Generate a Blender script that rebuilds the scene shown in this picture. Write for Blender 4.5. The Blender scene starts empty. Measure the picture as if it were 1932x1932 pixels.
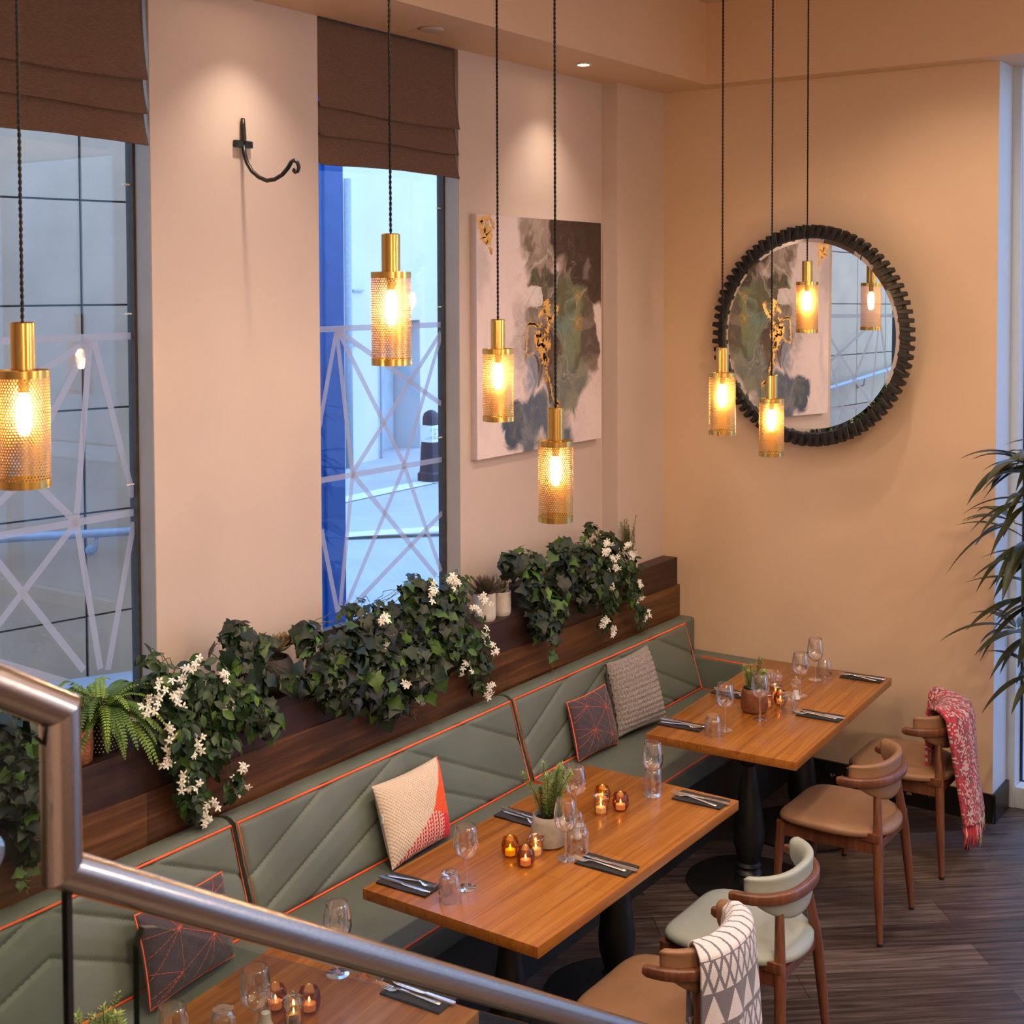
import bpy, bmesh, math, random
import numpy as np
from mathutils import Vector, Matrix
R = random.Random(7)
sc = bpy.context.scene
COL = sc.collection
pi = math.pi
# ------------------------------------------------------------------ mesh builder
class MB:
    def __init__(s): s.v = []; s.f = []; s.c = []; s.has = False
    def add(s, v, f, col=None):
        o = len(s.v); s.v.extend([tuple(p) for p in v]); s.f.extend([tuple(i + o for i in q) for q in f])
        if col is not None: s.has = True
        s.c.extend([col or (1, 1, 1)] * len(f)); return s
    def box(s, x0, x1, y0, y1, z0, z1, col=None, M=None):
        v = [(x, y, z) for x in (x0, x1) for y in (y0, y1) for z in (z0, z1)]
        if M is not None: v = [M @ Vector(p) for p in v]
        return s.add(v, [(0, 1, 3, 2), (4, 6, 7, 5), (0, 4, 5, 1), (2, 3, 7, 6), (0, 2, 6, 4), (1, 5, 7, 3)], col)
    def lathe(s, prof, c=(0, 0, 0), n=24, col=None, rf=None, cap=True):
        v = []; f = []; m = len(prof)
        for k, (r, z) in enumerate(prof):
            for i in range(n):
                a = 2 * pi * i / n; rr = r if rf is None else rf(r, z, a)
                v.append((c[0] + rr * math.cos(a), c[1] + rr * math.sin(a), c[2] + z))
        for k in range(m - 1):
            for i in range(n):
                j = (i + 1) % n; f.append((k * n + i, k * n + j, (k + 1) * n + j, (k + 1) * n + i))
        if cap:
            if prof[0][0] > 1e-5: f.append(tuple(reversed(range(n))))
            if prof[-1][0] > 1e-5: f.append(tuple((m - 1) * n + i for i in range(n)))
        return s.add(v, f, col)
    def tube(s, pts, r, n=6, col=None, closed=False):
        P = [Vector(p) for p in pts]; m = len(P); rs = r if isinstance(r, (list, tuple)) else [r] * m
        v = []; f = []; up = None
        for k in range(m):
            if closed: d = P[(k + 1) % m] - P[k - 1]
            else: d = P[min(k + 1, m - 1)] - P[max(k - 1, 0)]
            if d.length < 1e-9: d = Vector((0, 0, 1))
            d.normalize()
            if up is None: up = Vector((0, 0, 1)) if abs(d.z) < .9 else Vector((1, 0, 0))
            a = up - d * up.dot(d)
            if a.length < 1e-6: a = d.orthogonal()
            a.normalize(); b = d.cross(a); up = a
            for i in range(n):
                t = 2 * pi * i / n; v.append(P[k] + (a * math.cos(t) + b * math.sin(t)) * rs[k])
        for k in range(m if closed else m - 1):
            k2 = (k + 1) % m
            for i in range(n):
                j = (i + 1) % n; f.append((k * n + i, k * n + j, k2 * n + j, k2 * n + i))
        if not closed: f += [tuple(reversed(range(n))), tuple((m - 1) * n + i for i in range(n))]
        return s.add(v, f, col)
    def grid(s, fn, nu, nv, col=None, closeu=False, flip=False):
        v = []; f = []; o = len(s.v); cs = []
        for i in range(nu + 1):
            for j in range(nv + 1): v.append(fn(i / nu, j / nv))
        for i in range(nu):
            for j in range(nv):
                a = i * (nv + 1) + j; q = (a, a + nv + 1, a + nv + 2, a + 1)
                f.append(q[::-1] if flip else q)
                if callable(col): cs.append(col((i + .5) / nu, (j + .5) / nv))
        s.v.extend([tuple(p) for p in v]); s.f.extend([tuple(i + o for i in q) for q in f])
        if callable(col): s.has = True; s.c.extend(cs)
        else:
            if col is not None: s.has = True
            s.c.extend([col or (1, 1, 1)] * len(f))
        return s
    def prism(s, outline, z0, z1, col=None, M=None):
        n = len(outline); v = [Vector((x, y, z0)) for x, y in outline] + [Vector((x, y, z1)) for x, y in outline]
        if M is not None: v = [M @ p for p in v]
        f = [tuple(reversed(range(n))), tuple(range(n, 2 * n))] + [(i, (i + 1) % n, n + (i + 1) % n, n + i) for i in range(n)]
        return s.add(v, f, col)
    def merge(s, o, M=None):
        k = len(s.v); s.v.extend([tuple(M @ Vector(p)) for p in o.v] if M is not None else o.v)
        s.f.extend([tuple(i + k for i in q) for q in o.f]); s.c.extend(o.c); s.has |= o.has; return s

def obj(name, mb, mat, parent=None, smooth=35, bevel=0, seg=2, loc=None):
    """one mesh object. mb holds coordinates in the frame of the thing's root (world when top level)."""
    me = bpy.data.meshes.new(name)
    off = Vector(loc) if loc is not None else (parent['_o'] if parent is not None and '_o' in parent else None)
    vs = mb.v
    if off is not None: vs = [(p[0] - off[0], p[1] - off[1], p[2] - off[2]) for p in vs]
    me.from_pydata(vs, [], mb.f)
    if bevel:
        bm = bmesh.new(); bm.from_mesh(me)
        bmesh.ops.remove_doubles(bm, verts=bm.verts, dist=1e-5)
        es = [e for e in bm.edges if len(e.link_faces) == 2 and e.calc_face_angle() > .6]
        bmesh.ops.bevel(bm, geom=es, offset=bevel, segments=seg, profile=.6, affect='EDGES', clamp_overlap=True)
        bm.to_mesh(me); bm.free()
    elif mb.has:
        ca = me.color_attributes.new('Col', 'FLOAT_COLOR', 'CORNER')
        cnt = np.array([len(q) for q in mb.f]); a = np.repeat(np.array(mb.c, dtype=np.float32), cnt, axis=0)
        ca.data.foreach_set('color', np.concatenate([a, np.ones((len(a), 1), np.float32)], 1).ravel())
    if smooth:
        me.shade_smooth()
        if smooth < 180: me.set_sharp_from_angle(angle=math.radians(smooth))
    me.materials.append(mat)
    o = bpy.data.objects.new(name, me); COL.objects.link(o)
    if parent is not None:
        o.parent = parent
        if '_o' in parent: OFF[o.name] = parent['_o']; o['_o'] = parent['_o']
    elif loc is not None: o.location = loc
    return o
OFF = {}
def tag(o, label=None, cat=None, group=None, kind=None):
    if label: o['label'] = label
    if cat: o['category'] = cat
    if group: o['group'] = group
    if kind: o['kind'] = kind
    return o
def thing(name, label, cat, loc=(0, 0, 0), group=None, local=False):
    o = bpy.data.objects.new(name, None); COL.objects.link(o); o.empty_display_size = .05
    o.location = loc
    if not local: o['_o'] = Vector(loc)
    return tag(o, label, cat, group)
def struct(name, mb, mat, label, **k):
    o = obj(name, mb, mat, **k); return tag(o, label, None, None, 'structure')
def single(name, mb, mat, label, cat, group=None, **k): return tag(obj(name, mb, mat, **k), label, cat, group)
def copy_tree(o, parent=None):
    c = o.copy(); COL.objects.link(c)
    if parent is not None: c.parent = parent
    for ch in o.children: copy_tree(ch, c)
    return c
def place(o, loc, rz=0, label=None, group=None, sx=1):
    o.location = loc; o.rotation_euler = (0, 0, rz)
    if label: o['label'] = label
    if group: o['group'] = group
    return o
# ------------------------------------------------------------------ materials
MATS = {}
def S(r, g, b):  # sRGB 0-255 to linear
    return tuple(((c / 255) / 12.92 if c / 255 <= .04045 else ((c / 255 + .055) / 1.055) ** 2.4) for c in (r, g, b))
def nodes(name):
    m = bpy.data.materials.new(name); m.use_nodes = True; nt = m.node_tree; nt.nodes.clear()
    out = nt.nodes.new('ShaderNodeOutputMaterial'); return m, nt, out
def N(nt, t, **k):
    n = nt.nodes.new('ShaderNode' + t)
    for a, b in k.items():
        if a.startswith('i_'): n.inputs[a[2:].replace('_', ' ')].default_value = b
        else: setattr(n, a, b)
    return n
def mat(name, col=(.5, .5, .5), rough=.5, metal=0, ns=0, na=.15, bump=0, bs=None, attr=False, spec=.5, coat=0, sheen=0, col2=None, stretch=None, emit=0, ecol=None, det=4, trans=0):
    m, nt, out = nodes(name); b = N(nt, 'BsdfPrincipled'); L = nt.links.new
    b.inputs['Roughness'].default_value = rough; b.inputs['Metallic'].default_value = metal
    b.inputs['Specular IOR Level'].default_value = spec; b.inputs['Coat Weight'].default_value = coat; b.inputs['Sheen Weight'].default_value = sheen
    if trans: b.inputs['Subsurface Weight'].default_value = trans; b.inputs['Subsurface Radius'].default_value = (.01, .01, .005)
    if emit: b.inputs['Emission Strength'].default_value = emit; b.inputs['Emission Color'].default_value = (*(ecol or col), 1)
    tc = N(nt, 'TexCoord'); src = tc.outputs['Object']
    if stretch:
        mp = N(nt, 'Mapping'); mp.inputs['Scale'].default_value = stretch; L(src, mp.inputs['Vector']); src = mp.outputs[0]
    base = None
    if attr:
        at = N(nt, 'Attribute', attribute_name='Col'); base = at.outputs['Color']
    c2 = col2 or tuple(max(0, c * (1 - na * 2)) for c in col)
    no = N(nt, 'TexNoise'); no.inputs['Scale'].default_value = ns or 8; no.inputs['Detail'].default_value = det; L(src, no.inputs['Vector'])
    rp = N(nt, 'ValToRGB'); L(no.outputs['Fac'], rp.inputs[0])
    rp.color_ramp.elements[0].position = .3; rp.color_ramp.elements[1].position = .7
    if attr:
        rp.color_ramp.elements[0].color = (1 - na, 1 - na, 1 - na, 1); rp.color_ramp.elements[1].color = (1, 1, 1, 1)
        mx = N(nt, 'MixRGB', blend_type='MULTIPLY'); mx.inputs[0].default_value = 1; L(base, mx.inputs[1]); L(rp.outputs[0], mx.inputs[2]); L(mx.outputs[0], b.inputs['Base Color'])
    else:
        rp.color_ramp.elements[0].color = (*c2, 1); rp.color_ramp.elements[1].color = (*col, 1); L(rp.outputs[0], b.inputs['Base Color'])
    if bump:
        n2 = N(nt, 'TexNoise'); n2.inputs['Scale'].default_value = bs or 60; n2.inputs['Detail'].default_value = 3; L(src, n2.inputs['Vector'])
        bp = N(nt, 'Bump'); bp.inputs['Strength'].default_value = bump; bp.inputs['Distance'].default_value = .01; L(n2.outputs['Fac'], bp.inputs['Height']); L(bp.outputs[0], b.inputs['Normal'])
    L(b.outputs[0], out.inputs[0]); MATS[name] = m; return m
def wood(name, c1, c2, c3, axis='X', rough=.35, plank=None, scale=1.0, rot=0, bump=.15, coat=0, spec=.5, sm_=0):
    """stretched-noise wood; plank=(length,width) adds board tone steps"""
    m, nt, out = nodes(name); b = N(nt, 'BsdfPrincipled'); L = nt.links.new
    b.inputs['Roughness'].default_value = rough; b.inputs['Coat Weight'].default_value = coat; b.inputs['Specular IOR Level'].default_value = spec
    tc = N(nt, 'TexCoord'); mp0 = N(nt, 'Mapping'); mp0.inputs['Rotation'].default_value = (0, 0, rot); L(tc.outputs['Object'], mp0.inputs['Vector'])
    mp = N(nt, 'Mapping'); k = dict(X=(2, 40, 40), Y=(40, 2, 40), Z=(40, 40, 2))[axis]
    mp.inputs['Scale'].default_value = tuple(a * scale for a in k); L(mp0.outputs[0], mp.inputs['Vector'])
    no = N(nt, 'TexNoise'); no.inputs['Scale'].default_value = 1; no.inputs['Detail'].default_value = 6; no.inputs['Roughness'].default_value = .6; no.inputs['Distortion'].default_value = .6
    L(mp.outputs[0], no.inputs['Vector'])
    rp = N(nt, 'ValToRGB'); e = rp.color_ramp.elements; e[0].position = .3 - sm_; e[0].color = (*c1, 1); e[1].position = .72 + sm_; e[1].color = (*c3, 1); mid = e.new(.5); mid.color = (*c2, 1)
    fac = no.outputs['Fac']
    if plank:
        br = N(nt, 'TexBrick'); br.offset = .37; br.inputs['Scale'].default_value = 1; br.inputs['Brick Width'].default_value = plank[0]; br.inputs['Row Height'].default_value = plank[1]
        br.inputs['Mortar Size'].default_value = .0016 if len(plank) < 3 else plank[2]; br.inputs['Color1'].default_value = (0, 0, 0, 1); br.inputs['Color2'].default_value = (1, 1, 1, 1); br.inputs['Mortar'].default_value = (.5, .5, .5, 1)
        br.inputs['Mortar Smooth'].default_value = 0
        L(mp0.outputs[0], br.inputs['Vector'])
        ad = N(nt, 'MixRGB', blend_type='ADD'); ad.inputs[0].default_value = .9
        ml = N(nt, 'Math', operation='MULTIPLY_ADD'); ml.inputs[1].default_value = .22; ml.inputs[2].default_value = -.11; L(br.outputs['Color'], ml.inputs[0])
        a2 = N(nt, 'Math', operation='ADD'); L(fac, a2.inputs[0]); L(ml.outputs[0], a2.inputs[1]); fac = a2.outputs[0]
    L(fac, rp.inputs[0]); colo = rp.outputs[0]
    if plank:
        mx = N(nt, 'MixRGB', blend_type='MIX'); L(br.outputs['Fac'], mx.inputs[0]); L(colo, mx.inputs[1]); mx.inputs[2].default_value = (*tuple(c * .35 for c in c1), 1); colo = mx.outputs[0]
    L(colo, b.inputs['Base Color'])
    bp = N(nt, 'Bump'); bp.inputs['Strength'].default_value = bump; bp.inputs['Distance'].default_value = .004; L(no.outputs['Fac'], bp.inputs['Height']); L(bp.outputs[0], b.inputs['Normal'])
    L(b.outputs[0], out.inputs[0]); MATS[name] = m; return m
def thin_glass(name, tint=(.97, .97, .97), rough=.02, k=1.0, base=.0, gl=(1, 1, 1), pw_=5):
    m, nt, out = nodes(name); L = nt.links.new
    t = N(nt, 'BsdfTransparent'); t.inputs[0].default_value = (*tint, 1); g = N(nt, 'BsdfGlossy'); g.inputs['Roughness'].default_value = rough; g.inputs['Color'].default_value = (*gl, 1)
    lw = N(nt, 'LayerWeight'); lw.inputs['Blend'].default_value = .5; pw = N(nt, 'Math', operation='POWER'); pw.inputs[1].default_value = pw_; L(lw.outputs['Facing'], pw.inputs[0])
    ma = N(nt, 'Math', operation='MULTIPLY_ADD', use_clamp=True); ma.inputs[1].default_value = .9 * k; ma.inputs[2].default_value = .04 * k + base; L(pw.outputs[0], ma.inputs[0])
    mx = N(nt, 'MixShader'); L(ma.outputs[0], mx.inputs[0]); L(t.outputs[0], mx.inputs[1]); L(g.outputs[0], mx.inputs[2]); L(mx.outputs[0], out.inputs[0]); MATS[name] = m; return m
def emis(name, col, st):
    m, nt, out = nodes(name); e = N(nt, 'Emission'); e.inputs[0].default_value = (*col, 1); e.inputs[1].default_value = st; nt.links.new(e.outputs[0], out.inputs[0]); MATS[name] = m; return m
W_COL = (.55, .445, .41)
mWall = mat('wall_paint', W_COL, .42, ns=3, na=.02, bump=.04, bs=120, spec=.4)
mWall2 = mat('wall_paint_tan', (.64, .455, .32), .5, ns=2.5, na=.02, bump=.04, bs=120, spec=.35)
mCeil = mat('ceiling_paint', (.62, .48, .38), .6, ns=4, na=.01)
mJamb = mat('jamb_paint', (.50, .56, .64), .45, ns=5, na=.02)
mSoff = mat('soffit_paint', (.66, .45, .30), .55, ns=3, na=.02)
mWhite = mat('white_frame', (.78, .78, .80), .35, ns=5, na=.03)
mFrame = mat('dark_frame', (.055, .045, .038), .5, ns=30, na=.2)
mReveal = mat('reveal_paint', (.40, .33, .26), .6, ns=6, na=.04)
mBlind = mat('blind_linen', (.175, .100, .070), .9, ns=1, col2=(.105, .060, .042), stretch=(60, 60, 420), bump=.5, bs=1, det=3)
mPlankF = wood('floor_boards', (.019, .012, .011), (.056, .038, .034), (.135, .098, .090), 'X', .36, plank=(1.3, .19), rot=math.radians(50), bump=.25, scale=1.2)
mLedge = wood('ledge_dark', (.020, .0075, .006), (.034, .013, .010), (.055, .022, .016), 'X', .5)
mPlank = wood('plank_brown', (.045, .016, .006), (.11, .042, .014), (.20, .085, .030), 'X', .38, plank=(2.2, .6), scale=.8)
mTable = wood('table_oak', (.15, .042, .006), (.275, .092, .014), (.39, .155, .028), 'X', .27, plank=(.75, .085, .0004), scale=.9, bump=.06, coat=.1, spec=.4, sm_=.16)
mBench = mat('bench_leather', (.125, .145, .125), .47, ns=6, na=.06, bump=.06, bs=260, spec=.4)
mOrange = mat('orange_piping', (.92, .135, .035), .5, ns=40, na=.1)
mBlack = mat('black_iron', (.008, .008, .009), .42, ns=20, na=.2)
mBase = mat('bench_plinth', (.010, .010, .012), .6, ns=10, na=.2)
mBrass = mat('brass', (.72, .46, .14), .26, 1, ns=2, na=.1, stretch=(300, 300, 1))
mBrassIn = mat('brass_mesh', (.72, .44, .14), .34, 1, ns=10, na=.05)
mCord = mat('black_cord', (.012, .008, .008), .7, ns=300, na=.2)
mBulb = emis('bulb_glow', (1, .60, .27), 210)
mSpotGlow = emis('downlight_glow', (1, .72, .40), 40)
mSteel = mat('brushed_steel', (.66, .56, .50), .24, 1, ns=2, na=.12, stretch=(3, 300, 300))
mChrome = mat('chrome', (.75, .72, .68), .1, 1, ns=10, na=.03)
mCut = mat('cutlery_steel', (.86, .85, .84), .24, 1, ns=10, na=.05)
mGlass = thin_glass('window_glass', (.90, .95, .98), .0, 1.0)
mRailGlass = thin_glass('rail_glass', (.80, .84, .80), .0, 1.0)
mGreenEdge = mat('glass_edge', (.010, .025, .018), .15, ns=3, na=.2)
mStem = thin_glass('stemware', (.985, .985, .985), .01, 1.15, .065, pw_=2.0)
mTumb = thin_glass('tumbler', (.975, .975, .975), .03, 1.15, .07, pw_=2.2)
mFilm, nt_, o_ = nodes('frosted_film'); MATS['frosted_film'] = mFilm
_t = N(nt_, 'BsdfTransparent'); _d = N(nt_, 'BsdfDiffuse'); _d.inputs[0].default_value = (.50, .48, .54, 1); _l = N(nt_, 'BsdfTranslucent'); _l.inputs[0].default_value = (.62, .60, .68, 1); _m1 = N(nt_, 'MixShader'); _m1.inputs[0].default_value = .55; _m2 = N(nt_, 'MixShader'); _m2.inputs[0].default_value = .72
_tc = N(nt_, 'TexCoord'); _no = N(nt_, 'TexNoise'); _no.inputs['Scale'].default_value = 300; nt_.links.new(_tc.outputs['Object'], _no.inputs['Vector']); _bp = N(nt_, 'Bump'); _bp.inputs['Strength'].default_value = .1; nt_.links.new(_no.outputs['Fac'], _bp.inputs['Height']); nt_.links.new(_bp.outputs[0], _d.inputs['Normal'])
nt_.links.new(_d.outputs[0], _m1.inputs[1]); nt_.links.new(_l.outputs[0], _m1.inputs[2]); nt_.links.new(_t.outputs[0], _m2.inputs[1]); nt_.links.new(_m1.outputs[0], _m2.inputs[2]); nt_.links.new(_m2.outputs[0], o_.inputs[0])
mPot = mat('concrete_pot', (.46, .40, .35), .85, ns=9, na=.14, bump=.3, bs=40)
mPotW = mat('white_pot', (.62, .55, .50), .8, ns=25, na=.10, bump=.25, bs=50)
mCopper = mat('copper_pot', (.30, .105, .045), .42, .35, ns=14, na=.2, bump=.3, bs=70)
mTerra = mat('terracotta_pot', (.42, .155, .075), .5, .25, ns=30, na=.2, bump=.6, bs=90)
mDarkPot = mat('dark_pot', (.035, .024, .026), .7, ns=12, na=.15)
mSoil = mat('soil', (.018, .012, .008), .95, ns=60, na=.4, bump=.8, bs=120)
mLeaf = mat('leaf', (.1, .2, .05), .40, ns=40, na=.25, attr=True, spec=.32, bump=.15, bs=60)
mStemG = mat('plant_stem', (.09, .07, .025), .7, ns=30, na=.2)
mPetal = mat('petal', (.80, .77, .68), .6, ns=30, na=.06)
mMoss = mat('dried_moss', (.40, .20, .03), .95, ns=60, col2=(.12, .14, .03), bump=1, bs=160)
mNapkin = mat('napkin', (.020, .016, .018), .85, ns=80, na=.2, bump=.3, bs=300)
mWax = mat('wax', (.85, .74, .58), .5, ns=20, na=.03, emit=.5, ecol=(1, .55, .2))
mFlame = emis('flame', (1, .6, .2), 40)
mAmber = thin_glass('amber_glass', (.80, .56, .10), .05, 1.0, .05, (1, .85, .5))
mBronze = thin_glass('bronze_glass', (.70, .46, .36), .05, 1.0, .07, (1, .8, .65))
mStem2 = thin_glass('stem_glass', (.98, .98, .98), .01, 1.2, .22, pw_=2.0)
mMercury = thin_glass('mercury_glass', (.80, .66, .52), .12, 1.5, .22, (1, .86, .72))
mTan = mat('tan_leather', (.265, .135, .070), .42, ns=5, na=.08, bump=.1, bs=200, spec=.45)
mMint = mat('mint_leather', (.32, .345, .315), .42, ns=5, na=.05, bump=.08, bs=200, spec=.45)
mChair = wood('chair_wood', (.075, .022, .010), (.125, .040, .018), (.185, .066, .031), 'Z', .35, scale=1.2, bump=.05, coat=.2)
mSkirt = mat('skirting_black', (.012, .010, .010), .38, ns=9, na=.2)
mGrout = mat('vinyl_black', (.012, .010, .010), .38)
mMirror = mat('mirror_silver', (.90, .91, .89), .0, 1, ns=1, na=0)
mMFrame = mat('mirror_frame_wood', (.007, .0045, .004), .5, ns=30, na=.25)
mCanvas = mat('canvas_paint', (1, 1, 1), .55, attr=True, ns=60, na=.05, spec=.3)
mGold = mat('gold_leaf', (.95, .58, .20), .34, .75, ns=40, na=.12)
mAttrCloth = mat('woven_cloth', (1, 1, 1), .9, attr=True, ns=400, na=.25, bump=.4, bs=500, sheen=.2)
mKnitGrey = mat('grey_knit', (.40, .335, .325), .95, ns=120, na=.3, bump=.8, bs=220, sheen=.3)
mPlum = mat('plum_cotton', (.058, .040, .060), .85, ns=120, na=.15, bump=.3, bs=300, sheen=.2)
mStone = mat('stone_wall', (.52, .36, .225), .8, ns=3, na=.09, bump=.1, bs=30)
mJoint = mat('stone_joint', (.03, .03, .035), .9, ns=20, na=.2)
mPave = mat('street_paving', (.40, .385, .375), .8, ns=1.2, na=.06, bump=.1, bs=30)
mKerb = mat('kerb_stone', (.66, .66, .66), .8, ns=5, na=.06)
mBlueGl = mat('blue_shopfront', (.004, .085, .33), .12, ns=3, na=.1)
mBlueFr = mat('blue_shopfront_frame', (.03, .09, .30), .4, ns=10, na=.1)
mFarW = mat('pale_building', (.55, .53, .52), .8, ns=.8, na=.05, bump=.05, bs=8)
mFarD = mat('pale_door', (.40, .48, .52), .6, ns=3, na=.1)
mPipe = mat('grey_pipe', (.30, .32, .36), .5, ns=20, na=.1)
# ------------------------------------------------------------------ the room shell
H = 3.944; HC = 4.40; YW = .10
def wall_box(x0, x1, z0, z1, y0=YW, y1=.227): return (x0, x1, y0, y1, z0, z1)
m = MB()
for b in ((-9.0, -4.76, 0, HC), (-4.76, -3.769, 0, 1.20), (-3.769, -2.873, 0, HC), (-2.873, -1.886, 0, 1.20), (-1.886, .30, 0, HC), (-4.76, -3.769, 3.96, HC), (-2.873, -1.886, 3.96, HC)):
    m.box(*wall_box(*b))
struct('wall_window_side', m, mWall, 'painted wall with tall windows behind the plant ledge', smooth=0)
struct('trim_corner_boxing', MB().box(-.544, 0, 0, YW, 0, H), mWall, 'boxed-in corner column beside the painting', smooth=0)
struct('wall_mirror_side', MB().box(0, .262, -1.935, .30, 0, HC), mWall2, 'tan painted end wall behind the round mirror', smooth=0)
m = MB(); m.box(-9.0, 0, -.36, YW, H, HC); m.box(-.157, .40, -9, -.36, H, HC)
struct('trim_soffit', m, mSoff, 'dropped ceiling bulkhead running round the corner', smooth=0)
struct('ceiling', MB().box(-9.3, .6, -9.3, .3, HC, HC + .1), mCeil, 'high painted ceiling', smooth=0)
struct('floor', MB().box(-9.3, .405, -9.3, .3, -.06, 0), mPlankF, 'dark grey brown wood-look plank floor', smooth=0)
struct('wall_back', MB().box(-9.3, -9.0, -9.3, .3, 0, HC), mWall, 'plain wall behind the viewer', smooth=0)
struct('wall_right', MB().box(-9.3, .6, -9.3, -9.0, 0, HC), mWall, 'plain far side wall', smooth=0)
# skirting with scuffs along end wall
m = MB().box(-.018, 0, -1.953, -.80, 0, .15); m.box(-.018, .262, -1.953, -1.935, 0, .15)
struct('baseboard_mirror_side', m, mSkirt, 'black skirting board along the end wall', smooth=0, bevel=.004)
m = MB()
for k in range(26):
    y = -1.05 - R.random() * .5; z = .03 + R.random() * .09; a = .01 + R.random() * .035
    m.add([(-.0190, y, z), (-.0190, y - a, z + R.uniform(-.01, .01)), (-.0190, y - a * .8, z + R.uniform(.006, .02)), (-.0190, y - a * .1, z + R.uniform(.006, .02))], [(0, 1, 2, 3)])
tag(obj('paint_scuffs', m, mat('scuffed_paint', (.35, .29, .25), .9, ns=30, na=.2), bpy.data.objects['baseboard_mirror_side'], smooth=0), 'worn pale scuff patches')
# windows in the window wall
def film(segs, w=.013):
    m = MB()
    for (a, b) in segs:
        d = Vector((b[0] - a[0], 0, b[1] - a[1])); n = Vector((-d.z, 0, d.x)).normalized() * w; y = Vector((0, .2040 - .00018 * len(m.f), 0))
        A = Vector((a[0], 0, a[1])) + y; B = Vector((b[0], 0, b[1])) + y
        m.add([A - n, B - n, B + n, A + n], [(0, 1, 2, 3)])
    return m
FILM2 = [((-2.873, 2.616), (-1.901, 2.616)), ((-2.653, 2.607), (-2.761, 2.22)), ((-2.653, 2.607), (-2.556, 1.961)), ((-2.643, 2.607), (-2.189, 1.961)), ((-2.643, 2.607), (-1.9, 2.226)), ((-1.901, 2.578), (-2.556, 1.961)), ((-1.901, 2.562), (-2.189, 1.961)), ((-2.87, 1.954), (-1.9, 1.953)), ((-2.556, 1.958), (-1.951, 1.386)), ((-2.556, 1.958), (-2.648, 1.35)), ((-2.19, 1.953), (-2.622, 1.345)), ((-2.19, 1.953), (-1.913, 1.403)), ((-1.9, 1.69), (-2.59, 1.346)), ((-2.764, 1.736), (-2.664, 1.353)), ((-2.761, 2.22), (-2.86, 1.961))]
FILM1 = [((-4.74, 2.62), (-3.785, 2.62)), ((-3.971, 2.605), (-4.041, 1.961)), ((-3.952, 2.604), (-3.785, 2.014)), ((-3.971, 2.605), (-4.30, 2.10)), ((-3.98, 2.605), (-4.74, 2.24)), ((-4.74, 1.956), (-3.785, 1.956)), ((-4.042, 1.957), (-4.5, 2.40)), ((-4.042, 1.957), (-4.74, 1.30)), ((-4.042, 1.957), (-3.947, 1.4)), ((-4.43, 1.957), (-4.02, 1.414)), ((-3.785, 1.92), (-3.914, 1.389)), ((-4.50, 1.59), (-4.092, 1.386)), ((-4.5, 1.96), (-4.299, 2.11))]
def window(n, x0, x1, segs, label):
    m = MB()
    m.box(x0, x0 + .014, .185, .225, 1.2, 3.96); m.box(x1 - .014, x1, .185, .225, 1.2, 3.96); m.box(x0, x1, .185, .225, 1.2, 1.29); m.box(x0, x1, .185, .225, 3.90, 3.96)
    w = struct('window_%d' % n, m, mFrame, label, smooth=0)
    obj('window_glass', MB().box(x0 + .013, x1 - .013, .205, .211, 1.29, 3.90), mGlass, w, smooth=0)
    obj('frosted_film', film(segs), mFilm, w, smooth=0)
    s = MB().box(x0, x1, .10, .187, 1.19, 1.205); obj('window_sill', s, mReveal, w, smooth=0)
    c = MB()
    for z in (3.18, 2.70, 2.06): c.box(x1 - .045, x1 - .012, .200, .206, z, z + .006)
    obj('glazing_clip', c, mWhite, w, smooth=0)
    mm = MB(); mm.box(x1 - .003, x1, .101, .184, 1.2, 3.95); mm.box(x0, x0 + .003, .101, .184, 1.2, 3.95); obj('window_reveal', mm, mReveal, w, smooth=0)
window(1, -4.76, -3.769, FILM1, 'tall window facing the stone wall, crossed by frosted strips')
window(2, -2.873, -1.886, FILM2, 'tall window facing the street, crossed by frosted strips')
# east shopfront window at the end of the mirror wall
m = MB()
m.box(.262, .405, -1.98, -1.935, 0, HC); m.box(.27, .405, -9, -1.98, 0, .115); m.box(.262, .405, -9, -1.98, H, HC)
for y in (-4.2, -6.5): m.box(.27, .405, y - .04, y + .04, .115, H)
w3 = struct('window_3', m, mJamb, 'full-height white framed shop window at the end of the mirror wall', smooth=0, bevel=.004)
m = MB().box(.375, .381, -9, -1.985, .115, H); obj('window_glass', m, mGlass, w3, smooth=0)
m = MB(); m.box(.368, .388, -1.992, -1.980, .115, H); m.box(.368, .388, -9, -1.99, .108, .118); obj('window_gasket', m, mBlack, w3, smooth=0)
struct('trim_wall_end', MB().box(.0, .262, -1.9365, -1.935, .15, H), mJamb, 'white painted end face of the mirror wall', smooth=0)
# ------------------------------------------------------------------ outside
m = MB()
zg = lambda x: max(0.0, .585 - .075 * (x + 2.6))
xs = [-14, -8, -5, -2.6, 0, 2, 5.2, 30]
for a, b in zip(xs, xs[1:]):
    a2, b2 = max(a, -6), max(b, -6)
    m.add([(a, .31, zg(a2)), (b, .31, zg(b2)), (b, 30, zg(b2)), (a, 30, zg(a2))], [(0, 1, 2, 3)])
m.add([(.42, -16, -.01), (30, -16, -.01), (30, .31, -.01), (.42, .31, -.01)], [(0, 1, 2, 3)])
struct('pavement', m, mPave, 'pale street paving outside the windows', smooth=0)
def strip(p0, p1, w, mt, nm, lb):
    a = Vector(p0); b = Vector(p1); d = (b - a); n = Vector((-d.y, d.x, 0)).normalized() * w; z = Vector((0, 0, .012))
    m = MB().add([a + z - n, b + z - n, b + z + n, a + z + n], [(0, 1, 2, 3)]); struct(nm, m, mt, lb, smooth=0)
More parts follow.
